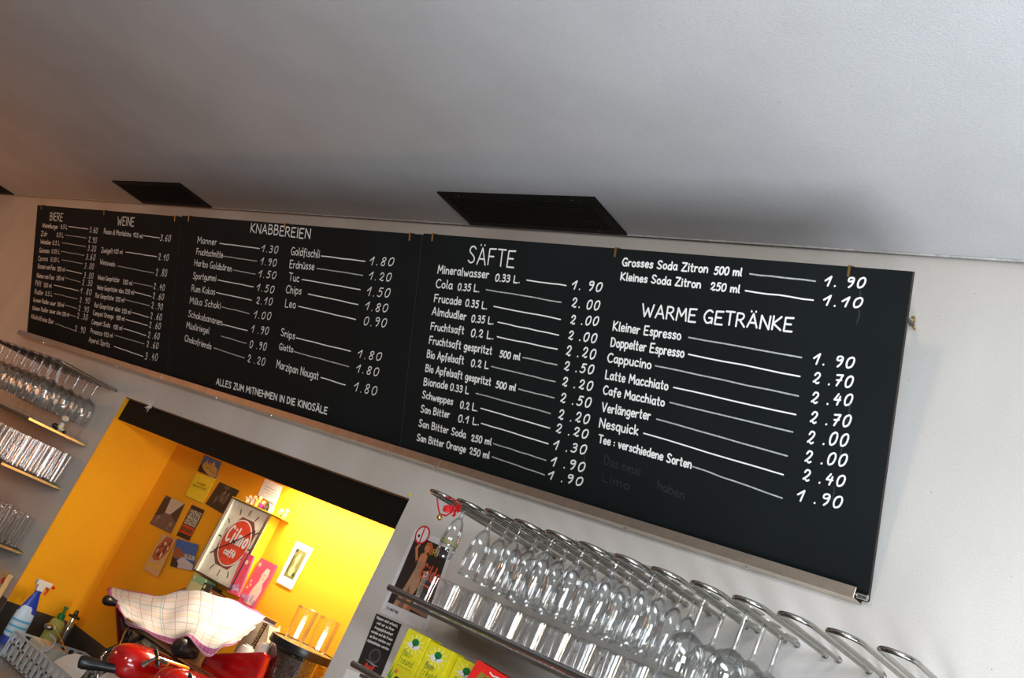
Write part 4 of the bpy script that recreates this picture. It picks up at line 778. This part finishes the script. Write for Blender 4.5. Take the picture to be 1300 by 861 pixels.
for i in range(8):
    x = cx0+.07+.034*i+(.03 if i > 5 else 0); y = .315; z = cz1+.0042; c_ = cols[i]; hh = .030+.008*(i % 3)
    t = thing('toy_figurine', (x, y, z), 'tiny %s toy figurine on the clock top, %s from the left' % (['cream', 'pink', 'gold', 'purple', 'black', 'pale', 'orange', 'red'][i], ORD[i]), 'figurine', 'tiny figurines on top of the clock')
    m1 = P_('toy_%d' % i, *c_)
    MB().lathe([(.0003, 0), (.010, 0), (.011, hh*.3), (.007, hh*.6), (.0003, hh*.65)], 10, (x, y, z)).build('body', m1, t, smooth=True)
    MB().ball((x, y, z+hh*.82), .009, .009, .010, 10, 7).build('head', P_('toy_face', .75, .45, .25) if i not in (4,) else m1, t, smooth=True)
    MB().tube([(x-.009, y-.004, z+hh*.45), (x-.014, y-.007, z+hh*.7)], .003, 6).tube([(x+.009, y-.004, z+hh*.45), (x+.014, y-.007, z+hh*.3)], .003, 6).build('arms', m1, t, smooth=True)
# books/boxes under the clock
for i, (a_, b_, col, lab) in enumerate((((237,746),(252,757),(.25,.42,.22),'green printed carton standing under the clock'), ((252,752),(262,760),(.03,.03,.02),'black carton with beige print standing under the clock'), ((262,755),(284,767),(.20,.06,.01),'dark brown carton standing under the clock'))):
    q = PY(*a_, .28); q2 = PY(*b_, .28); x0 = q.x+.004*i; x1 = max(q2.x, q.x+.03)-.004
    t = thing('carton', ((x0+x1)/2, .28, 1.20), lab, 'carton', 'cartons standing under the clock')
    zt = 1.415 - .012*i
    MB().box(x0, x1, .28, .335, 1.17, zt).build('box', P_('carton_%d' % i, *col), t, bevel=.001)
    MB().box(x0+.008, x1-.006, .2792, .28, zt-.09, zt-.03).box(x0+.008, x0+.02, .2792, .28, zt-.022, zt-.008).build('print', P_('carton_print', .55, .50, .25), t)

# ================================================================== ESPRESSO MACHINE
t = thing('espresso_machine', (-3.2, .1, CT), 'red and steel two-group espresso machine half covered by the tea towel', 'coffee machine')
gz = PY(206, 817, -.05).z
MB().box(-3.44, -2.80, .03, .29, CT+.03, gz-.06).build('body', mat('machine_inside', (.30, .27, .22), .35, .7, .25, 12), t, bevel=.006)
b = MB()
for k in range(20): x = -3.42+.031*k; b.box(x, x+.012, .024, .03, gz-.16, gz-.075)
tag(b.build('grille_bars', mat('grille_dark', (.05, .045, .03), .4, .6), t))
MB().box(-3.36, -2.72, -.045, .28, gz-.012, gz-.004).build('cup_tray', STEEL, t)
MB().tube([(-3.36, -.05, gz), (-2.72, -.05, gz)], .0045, 8).build('tray_rail', mat('gold_rail', (.45, .34, .18), .45, 1.0), t, smooth=True)
# side frame
b = MB(); A = [PY(146,770,0), PY(151,850,0), PY(160,905,0)]
b.prism([A[0], A[1], A[2], A[2]+Vector((.03,0,0)), A[1]+Vector((.014,0,0)), A[0]+Vector((.010,0,0))], (0, .25, 0)); b.build('side_panel', P_('machine_maroon', .16, .015, .015, .3), t)
for k in range(2, 7):
    q = PY(158+8*k, 800+5*k, .1); MB().obox(q, (.035, 0, 0), (0, .05, 0), (0, 0, .022)).build('boiler_part', [P_('part_beige', .45, .38, .25), P_('part_olive', .16, .13, .07), P_('part_cream', .62, .58, .48)][k % 3], t, bevel=.004)
def dome(c, rx, ry, rz, nm):
    b = MB(); n, m = 28, 16; vs = []; fs = []
    for i in range(m+1):
        tt = PI*i/m
        for k in range(n):
            a = 2*PI*k/n; e = .72
            f = lambda s: math.copysign(abs(s)**e, s)
            vs.append((c.x+rx*f(math.cos(a))*f(math.sin(tt)), c.y+ry*f(math.sin(a))*f(math.sin(tt)), c.z+rz*f(math.cos(tt))))
    for i in range(m):
        for k in range(n): fs.append((i*n+k, (i+1)*n+k, (i+1)*n+(k+1)%n, i*n+(k+1)%n))
    b.add(vs, fs); return b.build(nm, RED, t, smooth=True)
c1 = PY(186, 848, -.12); dome(c1, .075, .135, .060, 'group_cover'); c2 = PY(243, 880, -.12); dome(c2, .075, .135, .062, 'group_cover')
for c_ in (c1, c2):
    MB().lathe([(.045, -.10), (.05, -.055), (.05, -.03)], 20, (c_.x, c_.y-.02, c_.z)).build('group_head', CHROME, t, smooth=True)
# big red wing on the right
pl = [(246,885),(254,845),(257,836),(262,831),(270,829),(300,828),(334,827),(337,831),(330,850),(316,885)]
b = MB(); b.prism([PY(x, y, .0) for x, y in pl], (0, .03, 0)); b.build('red_wing', RED, t, bevel=.008)
# white steel strip beside it
q = PY(254, 836, -.117); 
# levers with chrome crosses
for (px_, py_, nm) in ((200, 836, 0), (243, 866, 1)):
    q = PY(px_, py_, -.28)
    MB().tube([q, q+Vector((0, .12, 0))], .007, 10).build('valve_stem', CHROME, t, smooth=True)
    for s, e, m_ in (((-22,10),(-2,-1),CHROME), ((2,1),(17,9),CHROME), ((-3,-14),(0,-2),PLUG), ((-1,2),(1,14),PLUG)):
        a_ = PY(px_+s[0]*.8, py_+s[1]*.8, -.29); b2 = PY(px_+e[0]*.8, py_+e[1]*.8, -.285)
        MB().tube([a_, a_.lerp(b2, .4), b2], [.010, .006, .004] if m_ is CHROME and s[0] < -5 else [.004, .007, .004], 10).build('lever_arm', m_, t, smooth=True)
# knobs
for (px_, py_, y_, r) in ((141,764,.03,.020), (238,826,-.10,.032)):
    q = PY(px_, py_, y_)
    MB().lathe([(.0005, -1.5*r), (r*.8, -1.45*r), (r, -r), (r*.92, .0), (r*.7, r*.6), (r*.7, r)], 20, (q.x, q.y, q.z), axis='y').build('steam_knob', PLUG, t, smooth=True)
# steam and water wands
pts = [PY(166,793,.0), PY(161,800,-.03), PY(156,812,-.06), PY(153,818,-.08), PY(150,823,-.1), PY(141,826,-.13), PY(134,828,-.15), PY(130,833,-.16), PY(127,842,-.16), PY(124,860,-.15), PY(121,880,-.14)]
MB().tube(pts, .0042, 10).build('steam_wand', CHROME, t, smooth=True)
MB().tube([PY(151,820,-.108), PY(136,826.5,-.145)], .0085, 10).build('wand_grip', PLUG, t, smooth=True)
MB().tube([PY(155,786,.0), PY(159,800,-.02), PY(157,812,-.05)], .008, 8).build('wand_joint', PLUG, t, smooth=True)
MB().tube([PY(160,798,-.02), PY(163,810,-.04), PY(167,815,-.05), PY(172,813,-.05)], .005, 8).build('water_wand', PLUG, t, smooth=True)
MB().tube([PY(167,814,-.055), PY(180,809,-.06)], .010, 10).build('wand_grip', PLUG, t, smooth=True)
# portafilter
t2 = thing('portafilter', tuple(PY(150, 848, -.2)), 'portafilter with a thick black handle locked in the left group', 'portafilter')
H0 = PY(101, 840, -.34); H1 = PY(146, 849, -.24)
MB().tube([H0-(H1-H0)*.03, H0, H0.lerp(H1, .12), H0.lerp(H1, .35), H0.lerp(H1, .75), H1], [.008, .019, .0225, .0195, .0150, .0160], 16).build('handle', PLUG, t2, smooth=True)
MB().tube([H1, PY(160, 852, -.2)], [.008, .006], 12).build('neck', CHROME, t2, smooth=True)
q = PY(172, 856, -.16); MB().lathe([(.0005, -.03), (.026, -.028), (.032, -.012), (.034, .004), (.030, .006)], 22, tuple(q)).build('basket_ring', CHROME, t2, smooth=True)

# cups and cartons between towel and wing
for i, (px_, py_) in enumerate(((307,838),(333,836))):
    q = PY(px_, py_, .09); t = thing('coffee_cup', tuple(q), ['upside-down white cup left of the macchiato strip', 'upside-down white cup right of the macchiato strip'][i], 'cup', 'white cups on the machine')
    MB().lathe([(.034, 0), (.032, .028), (.022, .046), (.015, .048), (.014, .052), (.0004, .052)], 22, tuple(q)).build('bowl', CERAM, t, smooth=True)
    MB().tube([q+Vector((.03, -.004, .012)), q+Vector((.046, -.006, .018)), q+Vector((.046, -.006, .034)), q+Vector((.026, -.002, .036))], .0032, 8).build('handle', CERAM, t, smooth=True)
# paper carton with macchiato strip
Ym = .12; a0 = PY(314, 829, Ym); a1 = PY(338, 786, Ym); b1 = PY(352, 796, Ym); b0 = PY(330, 838, Ym); c0 = PY(296, 828, Ym); c1_ = PY(312, 800, Ym)
t = thing('coffee_carton', tuple(a0), 'beige carton with a dark strip printed macchiato beside the hopper', 'carton')
b = MB(); b.prism([c0, c1_, a1, PY(343, 790, Ym), PY(334, 842, Ym)], (0, .05, 0)); b.build('box', P_('carton_beige', .85, .68, .45), t)
b = MB(); d_ = (a1-a0).normalized(); n_ = Vector((d_.z, 0, -d_.x)); b.prism([a0+Vector((0,-.002,0)), a1+Vector((0,-.002,0)), a1+n_*.022+Vector((0,-.002,0)), a0+n_*.022+Vector((0,-.002,0))], (0, .001, 0)); b.build('dark_strip', P_('strip_brown', .05, .015, .008), t)
b = MB(); o_ = a0+Vector((0,-.0036,0))+n_*.018; write(b, lambda u, v: o_+d_*u-n_*v, 'macchiato', .004, 0, (a1-a0).length-.008, 0, .020, .0028); b.build('lettering', P_('strip_gold', .80, .55, .20), t)
tag(MB().tube([PY(337,787,.03), PY(352,794,.03)], .010, 12).build('steel_tube', CHROME, smooth=True), 'short steel tube lying by the corner of the towel', 'tube')

# grinder hopper
hc = PY(386, 820, .15); hr = .112
t = thing('coffee_grinder', (hc.x, hc.y, CT), 'coffee grinder with a clear hopper full of beans and a black-rimmed lid', 'coffee grinder')
MB().lathe([(.0005, 0), (.085, 0), (.085, .06), (.06, .10), (.07, .26), (.0005, .26)], 28, (hc.x, hc.y, CT)).build('motor_body', RED, t, smooth=True)
zb = CT+.26; zt = hc.z-.017
MB().lathe([(.070, zb), (hr-.010, zt-.10), (hr-.004, zt), (hr-.006, zt), (hr-.012, zt-.10), (.068, zb)], 36, (hc.x, hc.y, 0)).build('hopper', GLASS, t, smooth=True)
BE = mat('coffee_bean_bed', (.05, .024, .014), .5, 0, .5, 90)
MB().lathe([(.066, zb+.002), (hr-.016, zt-.10), (hr-.014, zt-.024), (hr*.5, zt-.020), (.0004, zt-.018)], 30, (hc.x, hc.y, 0)).build('bean_bed', BE, t, smooth=True)
BEAN = [mat('coffee_bean', (.075, .036, .022), .35, 0, .3, 60), mat('dark_bean', (.03, .015, .010), .35, 0, .3, 60), mat('pale_bean', (.16, .09, .06), .4, 0, .3, 60)]
b = MB()
for k in range(2400):
    u = random.random(); z = zb+.01 + (zt-.023-zb-.01)*u; f = min(1, max(0, (z-zb)/(zt-.10-zb))); r = .066+(hr-.016-.066)*f
    if u > .97: r *= random.random()**.5; z = zt-.019
    a = random.uniform(PI*.75, PI*2.25)
    c_ = Vector((hc.x+r*math.cos(a), hc.y+r*math.sin(a), z)); v_ = Vector((random.gauss(0,1), random.gauss(0,1), random.gauss(0,1))).normalized(); w_ = v_.orthogonal().normalized(); x_ = v_.cross(w_)
    b.cur = random.choice((0,0,1,1,2))
    L_, s_ = .0055, .0036
    b.add([c_+v_*L_, c_-v_*L_, c_+w_*s_, c_-w_*s_, c_+x_*s_, c_-x_*s_], [(0,2,4),(0,4,3),(0,3,5),(0,5,2),(1,4,2),(1,3,4),(1,5,3),(1,2,5)])
tag(b.build('coffee_beans', BEAN, t), kind='stuff')
MB().lathe([(hr+.002, zt-.010), (hr+.004, zt-.004), (hr+.003, zt+.016), (hr-.004, zt+.018), (hr-.006, zt+.002)], 40, (hc.x, hc.y, 0)).build('lid_rim', PLUG, t, smooth=True)
MB().lathe([(hr-.005, zt+.014), (.0004, zt+.016)], 36, (hc.x, hc.y, 0)).build('lid_plate', mat('amber_lid', (.42, .26, .07), .18, 0, .05, 20), t, smooth=True)
for i, s_ in enumerate((-.040, .043)):
    q = Vector((hc.x+s_*.788, hc.y+s_*.616, zt+.0165))
    t = MB().lathe([(.0004, .014), (.028, .014), (.031, .001), (.033, .004), (.037, .112), (.0362, .113), (.0345, .112), (.0345, .104)], 14).build('faceted_tumbler', GLASSD, None, local=True)
    t.location = q; tag(t, ['left faceted glass standing on the grinder lid', 'right faceted glass standing on the grinder lid'][i], 'glass', 'faceted glasses on the grinder lid')

# ================================================================== TEA TOWEL
grid = [[(137,747,.27),(175,752,.28),(212,754,.29),(247,746,.30),(285,757,.30),(318,772,.29),(338,783,.27)],
        [(136,750,.20),(172,758,.20),(210,762,.21),(248,757,.23),(286,770,.22),(316,784,.21),(332,789,.19)],
        [(140,756,.12),(172,769,.12),(208,774,.12),(247,772,.13),(284,787,.12),(310,796,.12),(324,796,.11)],
        [(146,764,.05),(174,780,.04),(208,788,.03),(246,787,.03),(277,801,.03),(300,807,.03),(314,804,.03)],
        [(152,776,-.02),(177,791,-.05),(210,803,-.06),(243,799,-.07),(268,814,-.08),(290,814,-.06),(306,810,-.03)],
        [(160,789,-.05),(184,803,-.09),(216,817,-.11),(238,809,-.12),(262,832,-.13),(282,823,-.10),(302,815,-.05)]]
def cr(p, t):
    n = len(p)-1; i = min(int(t*n), n-1); f = t*n-i
    a, b_, c_, d_ = p[max(i-1,0)], p[i], p[i+1], p[min(i+2,n)]
    return (b_*2 + (c_-a)*f + (a*2-b_*5+c_*4-d_)*f*f + (b_*3-a-c_*3+d_)*f**3)*.5
gp = [[PY(*q) for q in r] for r in grid]
NU, NV = 72, 48; vs = []; uv = []
for j in range(NV+1):
    for i in range(NU+1):
        u, v = i/NU, j/NV; p = cr([cr(r, u) for r in gp], v)
        p = p + Vector((0, -.35, 1)).normalized()*(.0045*math.sin(u*17+4*v)*math.sin(v*7+1+3*u) + .002*math.sin(u*37+v*9) + .002*math.sin(v*31+u*17))
        vs.append(p); uv.append((u, v))
fs = [(j*(NU+1)+i, j*(NU+1)+i+1, (j+1)*(NU+1)+i+1, (j+1)*(NU+1)+i) for j in range(NV) for i in range(NU)]
b = MB(); b.add(vs, fs)
m = bpy.data.materials.new('checked_towel'); m.use_nodes = True; nt = m.node_tree; L = nt.links.new; pb = nt.nodes['Principled BSDF']; pb.inputs['Roughness'].default_value = .9
un = nt.nodes.new('ShaderNodeUVMap'); un.uv_map = 'UVMap'; sp = nt.nodes.new('ShaderNodeSeparateXYZ'); L(un.outputs[0], sp.inputs[0])
def mth(op, a, b_=None, c_=None):
    n = nt.nodes.new('ShaderNodeMath'); n.operation = op
    for k, q in enumerate((a, b_, c_)):
        if q is None: continue
        if isinstance(q, (int, float)): n.inputs[k].default_value = q
        else: L(q, n.inputs[k])
    return n.outputs[0]
def lines(c, cnt, off, wd): return mth('LESS_THAN', mth('FRACT', mth('MULTIPLY_ADD', c, cnt, off)), wd)
def mixc(f, a, col):
    n = nt.nodes.new('ShaderNodeMix'); n.data_type = 'RGBA'; L(f, n.inputs['Factor'])
    if isinstance(a, tuple): n.inputs['A'].default_value = (*a, 1)
    else: L(a, n.inputs['A'])
    n.inputs['B'].default_value = (*col, 1); return n.outputs['Result']
U, V = sp.outputs[0], sp.outputs[1]
c_ = mixc(lines(U, 15, .1, .06), (.64, .61, .61), (.45, .24, .30)); c_ = mixc(lines(V, 10, .5, .06), c_, (.50, .26, .32))
c_ = mixc(lines(V, 3.5, .2, .03), c_, (.70, .52, .16)); c_ = mixc(lines(U, 4.5, .6, .025), c_, (.25, .50, .48)); c_ = mixc(lines(V, 3.5, .75, .03), c_, (.25, .48, .50))
bd = mth('MAXIMUM', mth('GREATER_THAN', V, .90), mth('MAXIMUM', mth('LESS_THAN', U, .035), mth('MAXIMUM', mth('LESS_THAN', V, .04), 0)))
c_ = mixc(bd, c_, (.40, .10, .26)); c_ = mixc(mth('MULTIPLY', mth('GREATER_THAN', V, .90), lines(U, 30, 0, .16)), c_, (.20, .03, .14)); c_ = mixc(mth('GREATER_THAN', V, .965), c_, (.60, .30, .42))
L(c_, pb.inputs['Base Color'])
t = b.build('tea_towel', m, smooth=True, origin=tuple(gp[2][3])); me = t.data
ul = me.uv_layers.new(name='UVMap')
for lp in me.loops: ul.data[lp.index].uv = uv[lp.vertex_index]
md = t.modifiers.new('cloth_thickness', 'SOLIDIFY'); md.thickness = .003
tag(t, 'white checked tea towel with purple border draped over the machine', 'tea towel')
# cup stacks hidden below the towel hold it up
for i, (x, y, h) in enumerate(((-3.45, .18, .0), (-3.2, .2, .03), (-2.95, .2, .09))):
    zz = gz
    n = 1 + i
    for k in range(n):
        q = (x, y, zz-.004+.045*k); tt = thing('hidden_cup', q, 'white cup under the tea towel, in the %s stack, %s from the bottom' % (['left', 'middle', 'right'][i], ORD[k]), 'cup', 'cups under the tea towel')
        MB().lathe([(.034, 0), (.032, .028), (.022, .042), (.0004, .044)], 18, q).build('bowl', CERAM, tt, smooth=True)

# ================================================================== LEFT END OF THE NICHE
sx, sy, sz = -4.20, .04, CT
t = thing('spray_bottle', (sx, sy, sz), 'blue spray bottle with white head and red trigger at the niche left side', 'spray bottle')
b = MB(); b.lathe([(.0005, 0), (.040, 0), (.042, .01), (.042, .10), (.040, .14), (.030, .175), (.020, .205), (.0145, .222), (.0145, .235), (.0004, .235)], 28, (sx, sy, sz), sx=.62, sy=1.0); b.build('bottle', BLUE, t, smooth=True)
b = MB(); b.lathe([(.040, .03), (.0425, .04), (.0425, .10), (.040, .135), (.031, .165)], 28, (sx+.0012, sy-.0012, sz), sx=.62, sy=1.0)
o = b.build('label', P_('label_pale_blue', .52, .66, .80, .4), t, smooth=True)
b = MB(); 
for k in range(3): b.lathe([(.0432, .045+.026*k), (.0432, .054+.026*k)], 28, (sx+.0014, sy-.0014, sz), sx=.62, sy=1.0)
b.build('label_stripe', P_('label_blue', .10, .40, .70, .4), t, smooth=True)
b = MB(); b.obox((sx, sy-.002, sz+.247), (.013, 0, 0), (0, .016, 0), (0, 0, .014)); b.obox((sx, sy+.004, sz+.268), (.0125, 0, 0), (0, .034, 0), (0, 0, .011)); b.build('spray_head', CERAM, t, bevel=.004)
b = MB(); b.tube([(sx, sy+.036, sz+.266), (sx, sy+.058, sz+.264)], [.008, .006], 10); b.build('nozzle', REDPL, t, smooth=True)
b = MB(); b.tube([(sx, sy+.026, sz+.258), (sx, sy+.036, sz+.245), (sx, sy+.032, sz+.225)], [.006, .005, .004], 8); b.build('trigger', REDPL, t, smooth=True)
qp = PY(84, 772, .20); t = thing('soap_dispenser', (qp.x, qp.y, CT), 'clear soap dispenser with a green pump behind the basket', 'soap bottle')
h = qp.z-CT
MB().lathe([(.0005, 0), (.034, 0), (.036, .02), (.036, h-.09), (.028, h-.06), (.014, h-.05), (.0004, h-.05)], 24, (qp.x, qp.y, CT)).build('bottle', mat('green_soap', (.45, .50, .12), .15, 0, .05, 20, coat=.6), t, smooth=True)
MB().lathe([(.016, h-.052), (.016, h-.028), (.006, h-.026), (.006, h-.006), (.010, h-.004), (.010, h+.004), (.0004, h+.006)], 18, (qp.x, qp.y, CT)).build('pump', GREEN, t, smooth=True)
qp = PY(99, 775, .27); h = qp.z-CT
t = thing('steel_pourer', (qp.x, qp.y, CT), 'slim steel bottle with a black pourer cap in the niche corner', 'bottle')
MB().lathe([(.0005, 0), (.017, 0), (.017, h-.09), (.013, h-.05), (.010, h-.035)], 18, (qp.x, qp.y, CT)).build('bottle', CHROME, t, smooth=True)
MB().lathe([(.010, h-.036), (.026, h-.034), (.026, h-.026), (.010, h-.022), (.007, h-.002), (.0004, h)], 18, (qp.x, qp.y, CT)).build('pourer_cap', PLUG, t, smooth=True)
# knife-like steel strip (ladle) and dark ladle bowl
A_, B_ = PY(69, 792, .1), PY(86, 832, .02)
t = thing('ladle', tuple(B_), 'steel ladle with an upright strip handle leaning in the basket', 'ladle')
d_ = (A_-B_); s_ = Vector((.007, -.004, 0)); b = MB(); b.obox((A_+B_)/2, s_, (0, .0015, 0), d_/2); b.build('handle', CHROME, t)
MB().ball(PY(62, 796, .12), .022, .02, .014, 16, 10).build('bowl', STEEL, t, smooth=True)
# ------------------------------------------------------------------ dish basket
X0, X1, YA, YB2, Z0, Z1 = -3.935, -3.40, -.10, .22, CT+.002, .940
t = thing('dish_basket', ((X0+X1)/2, (YA+YB2)/2, Z0), 'grey plastic dish basket with slotted sides on the worktop', 'basket')
b = MB(); b.box(X0, X1, YA, YB2, Z0, Z0+.004); b.build('base', BASK, t)
def side(p, q, nrm, n):
    p = Vector(p); q = Vector(q); L_ = (q-p).length; d = (q-p)/L_; up = Vector((0,0,1)); nrm = Vector(nrm)*.0025
    for z in (Z0+.006, Z0+.060, Z1-.003):
        b = MB(); b.obox((p+q)/2 + up*(z-p.z), d*L_/2, nrm*(1.4 if z > Z1-.01 else 1), up*.0035); b.build('rim' if z > Z1-.01 else 'rail', BASK, t)
    for k in range(n+1):
        c_ = p + d*(L_*k/n); b = MB(); b.obox((c_.x, c_.y, (Z0+Z1)/2), d*.0085, nrm, up*((Z1-Z0)/2)); b.build('slat', BASK, t)
side((X0, YA, 0), (X1, YA, 0), (0, 1, 0), 12); side((X0, YB2, 0), (X1, YB2, 0), (0, 1, 0), 12); side((X0, YA, 0), (X0, YB2, 0), (1, 0, 0), 8); side((X1, YA, 0), (X1, YB2, 0), (1, 0, 0), 8)
pts = [PY(63,806,.0), PY(70,812,-.02), PY(69,820,-.03), PY(60,826,-.05), PY(50,829,-.08)]
MB().tube(pts, .0045, 10).build('carry_handle', BASK, t, smooth=True)
MB().box(X0+.02, X0+.14, YA+.06, YA+.16, Z0+.006, Z1+.004).build('cutlery_cup', mat('cream_plastic', (.60, .58, .48), .4), t, bevel=.004)
q = PY(84, 850, -.04); t = thing('white_plate', (q.x, q.y, q.z-.07), 'white round plate standing in the dish basket', 'plate')
b = MB(); b.lathe([(.0004, .006), (.045, .004), (.075, -.004), (.078, -.004), (.046, .0), (.0004, .001)], 36); n_ = Vector((.18, -.75, .55)).normalized(); rq = Vector((0,0,1)).rotation_difference(n_)
b.v = [tuple(q + rq @ Vector(v)) for v in b.v]; b.build('plate', CERAM, t, smooth=True)
q = PY(140, 868, -.08); t = thing('white_saucer', tuple(q), 'white saucer under the black portafilter handle', 'saucer')
b = MB(); b.lathe([(.0004, .006), (.03, .004), (.06, -.004), (.062, -.004), (.03, .0), (.0004, .001)], 36); b.v = [tuple(q + rq @ Vector(v)) for v in b.v]; b.build('plate', CERAM, t, smooth=True)
